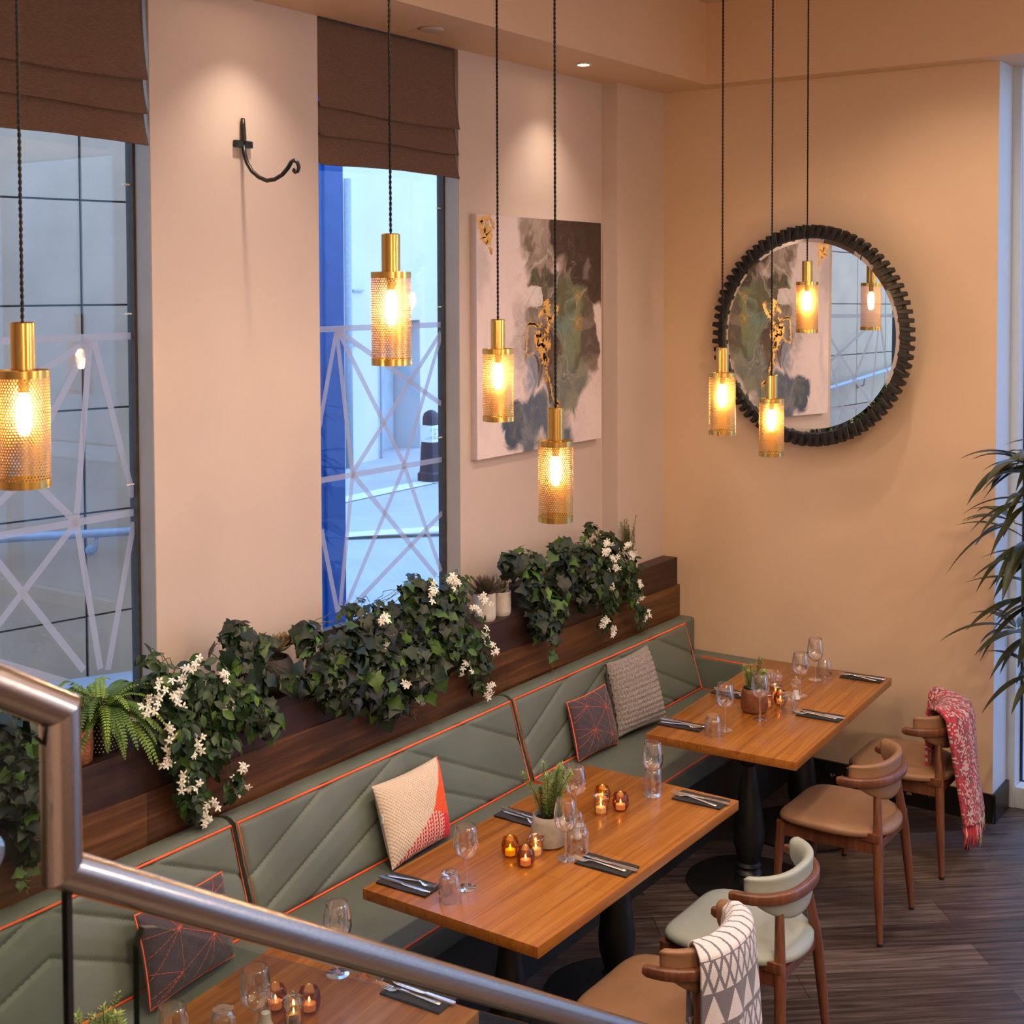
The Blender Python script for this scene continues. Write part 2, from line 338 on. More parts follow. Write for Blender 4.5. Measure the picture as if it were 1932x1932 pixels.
strip((5.4, 8.0, .0), (11.5, 8.3, .0), .16, mKerb, 'kerb_far', 'pale kerb line in front of the bollard')
strip((2.6, 6.2, .19), (7.0, 4.3, .0), .14, mKerb, 'kerb_near', 'pale kerb line crossing the street')
# stone wall opposite window 1: panels 0.6 m high with dark joints
p0 = Vector((-2.24, 2.58, 0)); dv = Vector((.978, -.209, 0)); nv = Vector((-.209, -.978, 0))
Mst = Matrix(((dv.x, -nv.x, 0, p0.x), (dv.y, -nv.y, 0, p0.y), (0, 0, 1, 0), (0, 0, 0, 1)))
b = thing('stone_building', 'pale stone-clad wall with dark joints across the alley', 'building', tuple(p0))
m = MB().box(-8, 1.0, .02, .6, 0, 7, M=Mst); obj('wall_core', m, mJoint, b, smooth=0)
m = MB()
for k in range(-1, 12):
    z0 = .905 + .6 * (k - 1) + .006
    for j in range(-8, 2):
        x0 = .045 + .95 * j; x1 = x0 + .95 - .012
        if x0 > .9: continue
        m.box(x0 + .006, min(x1, 1.0), 0, .05, z0, z0 + .588, M=Mst)
obj('stone_panels', m, mStone, b, smooth=0, bevel=0)
b2 = thing('alley_handrail', 'grey metal handrail fixed along the stone wall', 'handrail', tuple(p0))
P = lambda u, o, z: Mst @ Vector((u, o, z))
obj('rail', MB().tube([P(u, -.09, 1.405 - .075 * u) for u in (-7, -4, -2, 0, .9)], .024, 10), mPipe, b2, smooth=180)
for u in (-5.7, -2.85, .045 + .02):
    z = 1.405 - .075 * u
    obj('bracket', MB().tube([P(u, 0, z - .11), P(u, -.03, z - .115), P(u, -.075, z - .10), P(u, -.09, z - .02)], .010, 8).tube([P(u, .0, z - .11), P(u, -.012, z - .11)], .03, 12), mPipe, b2, smooth=180)
# blue glazed shopfront
b3 = thing('blue_shopfront', 'deep blue glazed shopfront at the alley corner', 'shopfront', tuple(p0))
obj('glass_front', MB().box(1.03, 1.72, .0, .25, 0.1, 6, M=Mst), mBlueGl, b3, smooth=0)
obj('corner_frame', MB().box(1.72, 1.865, -.02, .25, 0.1, 6, M=Mst), mBlueFr, b3, smooth=0)
# far building and doorway
a0 = Vector((7.2, 9.92, 0)); dx = Vector((.974, .226, 0)); nx = Vector((.226, -.974, 0))
Mf = Matrix(((dx.x, -nx.x, 0, a0.x), (dx.y, -nx.y, 0, a0.y), (0, 0, 1, 0), (0, 0, 0, 1)))
b4 = thing('pale_building', 'pale rendered building with a recessed doorway across the street', 'building', tuple(a0))
def fx(px):  # along-wall coordinate from azimuth of photo column
    az = math.radians(35.045) - math.atan((px - 956.8) / 2517.3); d = Vector((math.cos(az), math.sin(az), 0)); C = Vector((-7.059, -3.81, 0))
    t = (a0 - C).dot(nx) / d.dot(nx); return (C + d * t - a0).dot(dx)
u0, u1 = fx(712), fx(792)
m = MB(); m.box(-8, u0, 0, .8, -.5, 11, M=Mf); m.box(u1, 24, 0, .8, -.5, 11, M=Mf); m.box(u0, u1, 0, .8, 2.25, 11, M=Mf); m.box(u0, u1, .55, .8, -.5, 2.25, M=Mf)
obj('facade', m, mFarW, b4, smooth=0)
obj('door', MB().box(u0 + .05, u1 - .05, .5, .56, 0, 2.2, M=Mf), mFarD, b4, smooth=0)
obj('drain_pipe', MB().tube([Mf @ Vector((fx(647), -.1, z)) for z in (-.3, 4.5)], .06, 8), mPipe, b4, smooth=180)
obj('cable', MB().tube([Mf @ Vector((fx(715), -.03, z)) for z in (0, .9, 2.25)], .02, 6).box(fx(651), fx(672), -.04, 0, 1.9, 1.93, M=Mf).box(fx(664), fx(684), -.04, 0, 2.75, 2.78, M=Mf), mPipe, b4, smooth=0)
# bollard with its lettering
bl = thing('street_bollard', 'black and white street bollard near the doorway', 'bollard', (8.08, 8.16, 0))
c = (8.08, 8.16, 0)
sq = lambda r, z, a: r / max(abs(math.cos(a)), abs(math.sin(a))) ** .55
obj('post', MB().lathe([(.165, 0), (.165, .12), (.14, .15), (.12, .58)], c, 24, rf=sq).lathe([(.105, .82), (.102, .93), (.085, .99), (.04, 1.03), (0, 1.04)], c, 24, rf=sq), mat('bollard_black', (.02, .008, .02), .5, ns=6, na=.1), bl)
obj('white_band', MB().lathe([(.125, .58), (.125, .82)], c, 24, rf=sq), mWhite, bl)
def text(name, s, size, M, mt, parent, ext=.001):
    cu = bpy.data.curves.new(name, 'FONT'); cu.body = s; cu.size = size; cu.align_x = 'CENTER'; cu.align_y = 'CENTER'; cu.extrude = ext; cu.space_line = .9
    o = bpy.data.objects.new(name, cu); COL.objects.link(o); dg = bpy.context.evaluated_depsgraph_get(); me = bpy.data.meshes.new_from_object(o.evaluated_get(dg))
    bpy.data.objects.remove(o); k = MB(); k.add([M @ v.co for v in me.vertices], [tuple(p.vertices) for p in me.polygons]); return obj(name, k, mt, parent, smooth=0)
az = math.atan2(-3.81 - 8.16, -7.059 - 8.08) + .35
Mt = Matrix.Translation((c[0] + math.cos(az) * .142, c[1] + math.sin(az) * .142, .70)) @ Matrix.Rotation(az + pi / 2, 4, 'Z') @ Matrix.Rotation(pi / 2, 4, 'X')
text('band_lettering', 'CITY\nOF\nLONDON', .062, Mt, mPipe, bl)
# scene seen through the east window
b5 = thing('opposite_building', 'pale building across the street beyond the shop window', 'building', (5, -4, 0))
obj('wall', MB().box(5, 5.5, -14, 3, .62, 5.3), mFarW, b5, smooth=0)
obj('plinth', MB().box(4.97, 5.5, -14, 3, -.1, .40), mat('plinth_blue_grey', (.30, .34, .38), .7, ns=3, na=.1), b5, smooth=0)
obj('string_course', MB().box(4.9, 5.5, -14, 3, .40, .60), mKerb, b5, smooth=0)
obj('joint', MB().box(4.98, 5.5, -14, 3, .60, .625), mJoint, b5, smooth=0)
# ------------------------------------------------------------------ ledge with planks
b = thing('plant_ledge', 'dark wooden ledge with brown plank front behind the bench', 'ledge', (-4, 0, 0))
obj('ledge_box', MB().box(-8.9, -.001, -.095, .099, .0, 1.185), mLedge, b, smooth=0, bevel=.003)
obj('front_plank', MB().box(-8.9, -.001, -.113, -.0955, .30, 1.025), mPlank, b, smooth=0, bevel=.002)
# ------------------------------------------------------------------ banquette
b = thing('banquette_bench', 'long grey-green quilted wall bench with orange piping', 'bench', (-3, -.5, 0))
BT = (-.222, .84); BB = (-.337, .47)
GR = [((0, .18), (.52, .40)), ((-.05, .02), (.938, .385)), ((.25, 0), (.94, .235)), ((1.34, .395), (1.78, .19)), ((.938, .385), (1.74, .0)), ((.94, .235), (1.46, 0))]
def segd(px, py, a, b_):
    ax, ay = a; bx, by = b_; dx_, dy_ = bx - ax, by - ay; t = max(0, min(1, ((px - ax) * dx_ + (py - ay) * dy_) / (dx_ * dx_ + dy_ * dy_)))
    return math.hypot(px - ax - t * dx_, py - ay - t * dy_)
hn = Vector((0, -.955, -.297)) * -1  # dummy
nb = Vector((0, -.37, .115)).normalized()
HB = .3875
def back_panel(x0, x1, name='back_panel'):
    Lp = x1 - x0
    def fn(u, v):
        x = u * Lp; w = v * HB
        d = min(segd(x, w, a, c_) for a, c_ in GR)
        k = .006 * (1 - math.exp(-(d / .045) ** 2)) - .010 * math.exp(-(d / .0075) ** 2)
        e = min(x, Lp - x, w, HB - w); k -= .018 * math.exp(-(e / .014) ** 2)
        p = Vector((x0 + x, BB[0] + (BT[0] - BB[0]) * v, BB[1] + (BT[1] - BB[1]) * v)) + nb * (k + .004)
        return p
    m = MB().grid(fn, int(Lp / .0075), int(HB / .0075))
    # top roll and rear
    T0 = Vector((0, BT[0], BT[1])) - nb * .012
    prof = [(T0.y, T0.z), (T0.y + .012, T0.z + .010), (-.17, .852), (-.13, .845), (-.116, .80), (-.116, .40), (BB[0] + .03, .40), (BB[0], .455)]
    n = len(prof); vv = [(x, y, z) for x in (x0, x1) for y, z in prof]
    m.add(vv, [(i, i + 1, n + i + 1, n + i) for i in range(n - 1)] + [tuple(range(n)), tuple(reversed(range(n, 2 * n)))])
    o = obj(name, m, mBench, b, smooth=50)
    pp = []
    for (cx, cv) in ((x0 + .006, .012), (x0 + .006, .985), (x1 - .006, .985), (x1 - .006, .012)):
        pp.append(Vector((cx, BB[0] + (BT[0] - BB[0]) * cv, BB[1] + (BT[1] - BB[1]) * cv)) + nb * -.002)
    obj('piping', MB().tube(pp, .0055, 6, closed=True), mOrange, o, smooth=180)
XS = [(-7.4, -5.48), (-5.46, -3.706), (-3.684, -1.925), (-1.903, -.145)]
for x0, x1 in XS[1:]: back_panel(x0, x1)
def seat(x0, x1):
    m = MB().box(x0, x1, -.872, -.325, .37, .472); o = obj('seat_cushion', m, mBench, b, smooth=40, bevel=.018, seg=3)
    obj('piping', MB().tube([(x0 + .004, -.34, .470), (x0 + .004, -.860, .470), (x1 - .004, -.860, .470), (x1 - .004, -.34, .470)], .0055, 6), mOrange, o, smooth=180)
seat(-5.46, -3.70); seat(-3.69, -1.92); seat(-1.91, -.146)
obj('plinth', MB().box(-5.46, -.02, -.83, -.116, 0, .37), mBase, b, smooth=0)
m = MB().box(-.144, -.004, -.872, -.19, .30, .655); o = obj('arm_panel', m, mBench, b, smooth=40, bevel=.02, seg=3)
obj('piping', MB().tube([(-.138, -.86, .48), (-.138, -.86, .648), (-.138, -.325, .652), (-.138, -.325, .48)], .0055, 6), mOrange, o, smooth=180)
m = MB().box(-.143, -.004, -.215, -.117, .5, .845); obj('corner_panel', m, mBench, b, smooth=40, bevel=.02, seg=3)
# ------------------------------------------------------------------ roman blinds
def blind(x0, x1, label):
    b = thing('roman_blind', label, 'blind', ((x0 + x1) / 2, .12, 3.3))
    zt = 3.944; folds = [3.553, 3.439, 3.322]; y0 = .118
    def sec(zt, zb, name, top):
        yo = .030
        def fn(u, v):
            x = x0 + u * (x1 - x0); w = .004 * math.sin(u * 9 + zb * 31) + .003 * math.sin(u * 23 + zb * 7)
            if v < .8:
                t = v / .8; y = y0 - (yo * t ** 1.6 if not top else yo * t ** 3) + w * t; z = zt + (zb - zt) * t + .006 * math.sin(u * 5 + zb * 11) * t
            else:
                t = (v - .8) / .2; y = y0 - yo + w + .034 * t; z = zb + .03 * t + .006 * math.sin(u * 5 + zb * 11)
            return (x, y, z)
        m = MB().grid(fn, 40, 24, flip=True)
        return m
    z = zt
    for i, zb in enumerate(folds):
        o = obj('fold', sec(z + (.0 if i == 0 else .02), zb, 'fold', i == 0), mBlind, b, smooth=180)
        md = o.modifiers.new('thick', 'SOLIDIFY'); md.thickness = .004; md.offset = -1
        z = zb
blind(-4.74, -3.785, 'brown linen roman blind nearest the stair handrail')
blind(-2.868, -1.893, 'brown linen roman blind between the wall hook and the painting')
# ------------------------------------------------------------------ iron hook
b = thing('wall_hook', 'black wrought iron hook on the pier between the windows', 'hook', (-3.314, .1, 3.367))
HK = [(.109, 3.468), (.109, 3.435), (.104, 3.388), (.107, 3.364), (.102, 3.326), (.088, 3.291), (.062, 3.258), (.024, 3.232), (-.02, 3.216), (-.063, 3.219), (-.104, 3.235), (-.133, 3.258), (-.153, 3.282), (-.167, 3.287), (-.184, 3.278), (-.192, 3.259), (-.186, 3.243), (-.172, 3.24), (-.163, 3.246), (-.169, 3.254)]
HP = [(-3.314, y - .02, z) for y, z in HK]
obj('back_bar', MB().tube(HP[:4], [.008, .010, .0095, .009], 8), mBlack, b, smooth=180)
obj('hook_arm', MB().tube(HP[3:], [.0085] * 8 + [.0085, .008, .008, .0075, .0075, .007, .007, .0065, .006], 8), mBlack, b, smooth=180)
o = obj('bracket_plate', MB().box(-3.36, -3.268, .080, .099, 3.352, 3.38), mBlack, b, bevel=.004)
for x in (-3.35, -3.278): obj('screw', MB().tube([(x, .081, 3.366), (x, .0775, 3.366)], [.006, .005], 10), mBlack, o, smooth=30)
# ------------------------------------------------------------------ pendants
PEND = [(-5.235, -1.204, 2.721), (-4.153, -1.371, 2.948), (-3.099, -0.992, 2.68), (-3.435, -1.459, 2.406), (-1.888, -1.302, 2.538), (-1.382, -1.304, 2.392), (-0.500, -1.110, 2.928)]
PL = ['brass mesh pendant lamp hanging in front of the stone wall window', 'brass mesh pendant lamp hanging in front of the street window', 'brass mesh pendant lamp hanging before the white side of the painting', 'brass mesh pendant lamp overlapping the lower edge of the painting', 'brass mesh pendant lamp at the near edge of the round mirror', 'brass mesh pendant lamp hanging lowest before the round mirror', 'brass mesh pendant lamp hanging before the mirror glass']
def perforated(r, z0, z1, na, hr, nh=8):
    w = 2 * pi / na; hh = w * r * .866; nr = int((z1 - z0) / hh); hh = (z1 - z0) / nr; m = MB(); P = lambda a, z: (r * math.cos(a), r * math.sin(a), z)
    for j in range(nr):
        zc = z0 + (j + .5) * hh
        for i in range(na):
            ac = (i + (.5 if j % 2 else 0)) * w
            outer = [(1, 0), (1, 1), (0, 1), (-1, 1), (-1, 0), (-1, -1), (0, -1), (1, -1)]
            v = [P(ac + x * w / 2, zc + y * hh / 2) for x, y in outer]
            v += [P(ac + hr / r * math.cos(k * pi / 4), zc + hr * math.sin(k * pi / 4)) for k in range(8)]
            m.add(v, [(k, (k + 1) % 8, 8 + (k + 1) % 8, 8 + k) for k in range(8)])
    return m
def band(r, z0, z1, t=.0016): return [(r, z0), (r, z1), (r - t, z1), (r - t, z0), (r, z0)]
proto = None
for i, (x, y, zt) in enumerate(PEND):
    if proto is None:
        p = thing('pendant_lamp', PL[0], 'pendant lamp', (x, y, zt - .372), 'brass mesh pendant lamps', local=True)
        h = .372; r = .057
        obj('lamp_neck', MB().lathe([(.0, h), (.022, h), (.0265, h - .003), (.0265, h - .108), (0, h - .108)], n=28), mBrass, p)
        obj('top_band', MB().lathe(band(r, h - .126, h - .108), n=40, cap=False).lathe([(r, h - .112), (.02, h - .110)], n=40, cap=False), mBrass, p)
        obj('mesh_shade', perforated(r - .0006, .018, h - .125, 47, .00262), mBrassIn, p, smooth=180)
        obj('bottom_band', MB().lathe(band(r, 0, .018), n=40, cap=False), mBrass, p)
        obj('bulb', MB().lathe([(0, .115), (.010, .118), (.0165, .14), (.0165, .185), (.011, .205), (.009, .212), (0, .213)], n=8), mBulb, p, smooth=180)
        obj('lamp_holder', MB().lathe([(.012, .213), (.012, .262), (0, .263)], n=16), mBlack, p)
        proto = p
    else:
        p = copy_tree(proto); place(p, (x, y, zt - .372), .3 * i, PL[i])
    L_ = HC - zt; n = int(L_ / .004); m = MB()
    for ph in (0, pi):
        m.tube([(.0022 * math.cos(k * .004 / .030 * 2 * pi + ph), .0022 * math.sin(k * .004 / .030 * 2 * pi + ph), .372 + k * .004) for k in range(n + 1)], .0024, 5)
    obj('cord', m, mCord, p, smooth=180)
# ------------------------------------------------------------------ soffit fittings
b = thing('downlight', 'small lit recessed downlight in the bulkhead above the painting', 'downlight', (-1.168, -.165, H))
obj('trim_ring', MB().lathe([(.028, 0), (.042, -.001), (.043, -.004), (.030, -.006), (.028, -.002)], (-1.168, -.165, H), 28, cap=False), mWhite, b)
obj('lamp_face', MB().lathe([(0, -.0015), (.028, -.0015)], (-1.168, -.165, H), 24, cap=False), mSpotGlow, b)
c = copy_tree(b); place(c, (-3.35, -.165, H), 0, 'small recessed downlight in the bulkhead above the wall hook')
b = thing('ceiling_disc', 'flat painted round fitting on the bulkhead above the blind', 'ceiling fitting', (-2.366, -.118, H))
obj('disc', MB().lathe([(.056, 0), (.056, -.006), (.05, -.009), (0, -.009)], (-2.366, -.118, H), 32), mWall, b)
obj('rim', MB().lathe([(.058, 0), (.062, -.001), (.062, -.004), (.057, -.003)], (-2.366, -.118, H), 32, cap=False), mReveal, b)
# ------------------------------------------------------------------ painting (poured abstract), colours computed per cell
rs = np.random.RandomState(3)
def vnoise(x, y, seed):
    r = np.random.RandomState(seed).rand(64, 64); xi = np.floor(x).astype(int); yi = np.floor(y).astype(int); fx_ = x - xi; fy = y - yi
    fx_ = fx_ * fx_ * (3 - 2 * fx_); fy = fy * fy * (3 - 2 * fy); g = lambda a, c_: r[a % 64, c_ % 64]
    return (g(xi, yi) * (1 - fx_) + g(xi + 1, yi) * fx_) * (1 - fy) + (g(xi, yi + 1) * (1 - fx_) + g(xi + 1, yi + 1) * fx_) * fy
def fbm(x, y, seed, o=4):
    t = 0; a = .5
    for k in range(o): t = t + a * vnoise(x, y, seed + k); x = x * 2.03; y = y * 2.03; a *= .5
    return t / (1 - .5 ** o)
NP_ = 400
U, V_ = np.meshgrid((np.arange(NP_) + .5) / NP_, (np.arange(NP_) + .5) / NP_, indexing='ij')
wx = fbm(U * 3.2, V_ * 3.2, 11) - .5; wy = fbm(U * 3.2 + 9, V_ * 3.2, 21) - .5
w2x = fbm(U * 4 + 4 * wx, V_ * 4 + 4 * wy, 31, 5) - .5; w2y = fbm(U * 4 + 4 * wy + 5, V_ * 4 + 4 * wx, 41, 5) - .5
w3x = fbm(U * 9 + 6 * w2x, V_ * 9 + 6 * w2y, 61, 4) - .5; w3y = fbm(U * 9 + 6 * w2y, V_ * 9 + 6 * w2x, 71, 4) - .5
X_ = U + .05 * wx + .155 * w2x + .04 * w3x; Y_ = V_ + .05 * wy + .155 * w2y + .04 * w3y
col = np.ones((NP_, NP_, 3)) * np.array(S(224, 206, 210)); mar = np.clip((fbm(X_ * 7 + 4 * w2x, Y_ * 7 + 4 * w2y, 51) - .5) * 2.4 + .5, 0, 1)
col *= (.86 + .22 * fbm(X_ * 3, Y_ * 3, 55))[..., None]
def sm(d, w): return np.clip(.5 - d / w, 0, 1)
def lay(mask, c1, c2=None, k=1.0):
    global col
    a = (np.clip(mask, 0, 1) * k)[..., None]; c = np.array(S(*c1)) if c2 is None else np.array(S(*c1)) * mar[..., None] ** 1.0 + np.array(S(*c2)) * (1 - mar[..., None])
    col = col * (1 - a) + c * a
def poly(pts):
    P_ = np.array(pts); ins = np.zeros(U.shape, bool); dmin = np.full(U.shape, 9.0); n = len(P_)
    for k in range(n):
        x1, y1 = P_[k]; x2, y2 = P_[(k + 1) % n]
        cnd = ((y1 > Y_) != (y2 > Y_)); xx = (x2 - x1) * (Y_ - y1) / (y2 - y1 + 1e-12) + x1; ins ^= cnd & (X_ < xx)
        t = np.clip(((X_ - x1) * (x2 - x1) + (Y_ - y1) * (y2 - y1)) / ((x2 - x1) ** 2 + (y2 - y1) ** 2), 0, 1); dmin = np.minimum(dmin, np.hypot(X_ - x1 - t * (x2 - x1), Y_ - y1 - t * (y2 - y1)))
    return np.where(ins, -dmin, dmin)
ell = lambda cx, cy, rx, ry: np.hypot((X_ - cx) / rx, (Y_ - cy) / ry) - 1
BR = (70, 54, 48); GY = (112, 100, 90); OL = (104, 98, 78); TEAL = (104, 124, 116); OCH = (158, 124, 62); BLU = (84, 96, 120); WH = (226, 212, 214)
LIL = (196, 180, 190)
lay(sm(poly([(.33, 1.1), (.33, .88), (.37, .76), (.44, .72), (.60, .76), (.72, .68), (.88, .60), (1.2, .52), (1.2, 1.1)]), .04), (164, 146, 140), (112, 94, 88))
lay(sm(poly([(.50, 1.1), (.55, .92), (.58, .82), (.70, .78), (.80, .68), (.90, .60), (1.2, .50), (1.2, 1.1)]), .03), BR, (56, 43, 38))
lay(sm(poly([(.62, .70), (.74, .72), (.86, .60), (.90, .52), (.80, .56), (.70, .62)]), .05), (186, 164, 162), (150, 130, 126), .8)
lay(sm(ell(.62, .48, .29, .26), .10), (150, 136, 130), (92, 80, 74))
lay(sm(ell(.46, .69, .10, .11), .12), OL, (62, 57, 50))
lay(sm(ell(.73, .52, .145, .21), .14), TEAL, (92, 88, 68))
lay(sm(ell(.77, .56, .045, .12), .3), OCH, (120, 128, 96))
lay(sm(ell(.72, .44, .04, .12), .4), (100, 130, 140), (120, 128, 110))
lay(sm(ell(.88, .46, .07, .16), .2), (128, 112, 106), (88, 76, 70))
lay(sm(poly([(.42, .52), (.60, .48), (.64, .30), (.63, .16), (.56, .22), (.46, .34)]), .03), (98, 78, 72), (72, 57, 53))
lay(sm(ell(.42, .645, .08, .055), .15), WH, (206, 194, 200))
lay(sm(np.abs(ell(.49, .69, .125, .135)) * .12 + np.where(Y_ < .64, .2, 0), .022), (214, 206, 196), None, .95)
lay(sm(np.abs(ell(.62, .48, .30, .27)) * .28, .010), (70, 62, 58), None, .55)
lay(sm(poly([(.60, .36), (.80, .37), (.86, .28), (.76, .17), (.60, .13), (.46, .09), (.34, .12), (.40, .22), (.54, .22)]), .04), (134, 132, 122), (84, 96, 102))
lay(sm(poly([(.28, .19), (.40, .25), (.56, .16), (.72, .13), (.76, .03), (.5, .06), (.36, -.02), (.20, .02), (.20, .12)]), .04), BLU, (122, 126, 134))
lay(sm(ell(.40, .34, .06, .09), .4), (108, 124, 152), (190, 184, 192), .85)
lay(sm(ell(.25, .10, .07, .11), .25), (120, 120, 114), (66, 80, 104))
lay(sm(ell(.30, .50, .04, .16), .7), (150, 136, 132), LIL, .7)
for sc_, th_, cl_, k_ in ((5, .014, (212, 200, 194), .55), (6.5, .012, (54, 47, 44), .5), (4, .016, (70, 84, 104), .4), (9, .016, (128, 110, 100), .45)):
    f2 = fbm(X_ * sc_ + 2 * w2x, Y_ * sc_ + 2 * w2y, 90 + int(sc_)); lay(sm(np.abs(f2 - .5), th_ * 2) * sm(ell(.60, .47, .36, .52), .4), cl_, None, k_)
lay(sm(ell(.05, .76, .05, .10), 1.0), (170, 160, 170), None, .5); lay(sm(ell(.9, .79, .03, .08), .6), (128, 118, 116), None, .7); lay(sm(ell(.08, .3, .04, .2), .9), LIL, None, .6)
PX0, PX1, PZ0, PZ1 = -1.800, -.622, 1.949, 3.155
b = thing('abstract_painting', 'large square abstract canvas in white, brown and blue with gold', 'painting', (-1.21, .1, 1.949))
m = MB().box(PX0, PX1, .0605, .0995, PZ0, PZ1, (.55, .47, .48)); obj('canvas_edge', m, mCanvas, b, smooth=0)
m = MB().grid(lambda u, v: (PX0 + u * (PX1 - PX0), .060, PZ0 + v * (PZ1 - PZ0)), NP_, NP_, (1, 1, 1)); m.c = [tuple(q) for q in col.reshape(-1, 3)]
obj('painted_face', m, mCanvas, b, smooth=0)
# gold leaf blobs traced as thin raised outlines
gm = MB()
def gold(pts, w):
    Pn = [Vector(p) for p in pts]
    dense = []
    for a, c_ in zip(Pn, Pn[1:]):
        for k in range(8): dense.append(a.lerp(c_, k / 8))
    dense.append(Pn[-1]); q = []
    for k, p in enumerate(dense):
        ww = w * (0.45 + 1.1 * R.random()); d = (dense[min(k + 1, len(dense) - 1)] - dense[max(k - 1, 0)]); n_ = Vector((-d.y, d.x)).normalized()
        q.append((p + n_ * ww + Vector((R.uniform(-.004, .004), R.uniform(-.004, .004))), p - n_ * ww * (.4 + R.random())))
    for (a, c_), (e, f_) in zip(q, q[1:]):
        gm.add([(PX0 + p.x * (PX1 - PX0), .0592, PZ0 + p.y * (PZ1 - PZ0)) for p in (a, e, f_, c_)], [(0, 1, 2, 3)])
gold([(.52, .645), (.53, .615), (.54, .585), (.55, .56)], .022); gold([(.46, .575), (.50, .60), (.52, .59)], .010); gold([(.55, .575), (.545, .54), (.53, .51), (.525, .50)], .016)
gold([(.62, .635), (.61, .605), (.595, .58), (.57, .56), (.55, .545)], .013); gold([(.63, .62), (.605, .635), (.60, .60)], .006)
gold([(.525, .505), (.50, .485), (.46, .505), (.44, .50)], .016); gold([(.44, .50), (.445, .46), (.455, .435)], .020); gold([(.46, .48), (.50, .455), (.54, .45), (.56, .44)], .022); gold([(.48, .46), (.49, .42), (.50, .395), (.52, .37)], .024)
gold([(.50, .40), (.53, .40), (.535, .37)], .012); gold([(.53, .37), (.52, .34), (.535, .31), (.515, .285)], .010); gold([(.54, .31), (.56, .27), (.57, .23), (.585, .205), (.61, .19), (.62, .165)], .007); gold([(.59, .20), (.63, .19), (.625, .165)], .008)
gold([(.47, .535), (.43, .545), (.385, .545), (.375, .53), (.37, .48), (.365, .43), (.37, .405), (.42, .42), (.44, .44)], .0045); gold([(.49, .55), (.47, .53), (.45, .535), (.41, .55), (.37, .54)], .005)
gold([(.0, .975), (.05, .98), (.10, .99)], .014); gold([(.02, .965), (.04, .93), (.06, .91), (.05, .885)], .022); gold([(.06, .955), (.09, .93), (.085, .88)], .018); gold([(.10, .985), (.12, .96), (.115, .945)], .010); gold([(.09, .87), (.105, .85), (.10, .84)], .008)
obj('gold_leaf', gm, mGold, b, smooth=0)
# ------------------------------------------------------------------ round mirror with notched dark frame
MC = (0, -.965, 2.526); SX = .606; SZ = .606
b = thing('round_mirror', 'large round mirror in a dark notched wooden frame', 'mirror', MC)
def mp(a, r, x): return (MC[0] - x, MC[1] + SX * r * math.cos(a), MC[2] + SZ * r * math.sin(a))
m = MB(); n = 96
rings = [(.885, .012), (.885, .030), (.845, .034), (.0, .034)]
def ring_mesh(prof):
    m = MB(); v = [mp(2 * pi * i / n, r, x) for r, x in prof for i in range(n)]
    return m.add(v, [(k * n + i, k * n + (i + 1) % n, (k + 1) * n + (i + 1) % n, (k + 1) * n + i) for k in range(len(prof) - 1) for i in range(n)])
obj('bevelled_edge', ring_mesh([(.892, .020), (.892, .030), (.845, .034)]), mMirror, b, smooth=20)
mm = MB(); mm.add([mp(2 * pi * i / n, .845, .034) for i in range(n)], [tuple(range(n))]); obj('mirror_glass', mm, mMirror, b, smooth=0)
obj('frame_ring', ring_mesh([(.95, .001), (.95, .040), (.90, .046), (.885, .042), (.885, .001)]), mMFrame, b, smooth=40)
m = MB(); nt_ = 78
for k in range(nt_):
    a = 2 * pi * k / nt_; x1 = .058 if k % 2 else .048
    M_ = Matrix.Translation(mp(a, .94, .028)) @ Matrix.Rotation(a, 4, 'X') @ Matrix.Rotation(.20, 4, 'X')
    m.box(-(x1 - .028), .026, -.033, .038, -.0125, .0125, M=M_)
obj('frame_teeth', m, mMFrame, b, smooth=0, bevel=.003, seg=1)
obj('wall_bracket', MB().box(-.006, .075, MC[1] - .1, MC[1] + .1, MC[2] + .2, MC[2] + .26), mBlack, b, smooth=0)
b.rotation_euler = (0, math.radians(.4), math.radians(-6.5)); b.location.x -= .087
# ------------------------------------------------------------------ tables
T = .75; TT = .038
PED = [(.0, .0), (.29, .0), (.29, .010), (.275, .016), (.07, .022), (.060, .045), (.066, .055), (.060, .068), (.046, .078), (.060, .092), (.046, .105), (.052, .125), (.070, .19), (.074, .24), (.066, .32), (.050, .42), (.036, .52), (.031, .56), (.040, .572), (.046, .584), (.040, .596), (.031, .606), (.040, .625), (.044, .70), (.095, .704), (.095, .712)]
def pedestal(parent, x, y):
    obj('pedestal', MB().lathe(PED[:4] + [(.07, .022)], (x, y, 0), 48).lathe(PED[4:], (x, y, 0), 28), mBlack, parent, smooth=40)
def Rm(ax, ay, a): return Matrix.Translation((ax, ay, 0)) @ Matrix.Rotation(a, 4, 'Z')
def table(label, M_, L_, W_, ped, edges=()):
    c = M_ @ Vector((L_ / 2, -W_ / 2, 0))
    t = thing('dining_table', label, 'table', (c.x, c.y, 0), local=True); t.rotation_euler = (0, 0, M_.to_euler().z)
    obj('tabletop', MB().box(-L_ / 2, L_ / 2, -W_ / 2, W_ / 2, T - TT, T), mTable, t, bevel=.0025, smooth=30)
    for p in ped: pedestal(t, p - L_ / 2, 0)
    return t
M2 = Rm(-3.682, -.831, 0)
table('long oak table in the middle with two black pedestals and a grey potted rosemary', M2, 1.440, .719, (.36, 1.095))
A3 = .055; M3 = Rm(-1.752, -.855, A3)
table('oak table with the copper coloured plant pot', M3, .7255, .714, (.363,))
M3b = Rm(-1.752 + .7295 * math.cos(A3), -.855 + .7295 * math.sin(A3), A3)
table('oak table closest to the mirror wall', M3b, .7255, .714, (.363,))
A1 = .10; L1_, W1_ = 1.46, .75
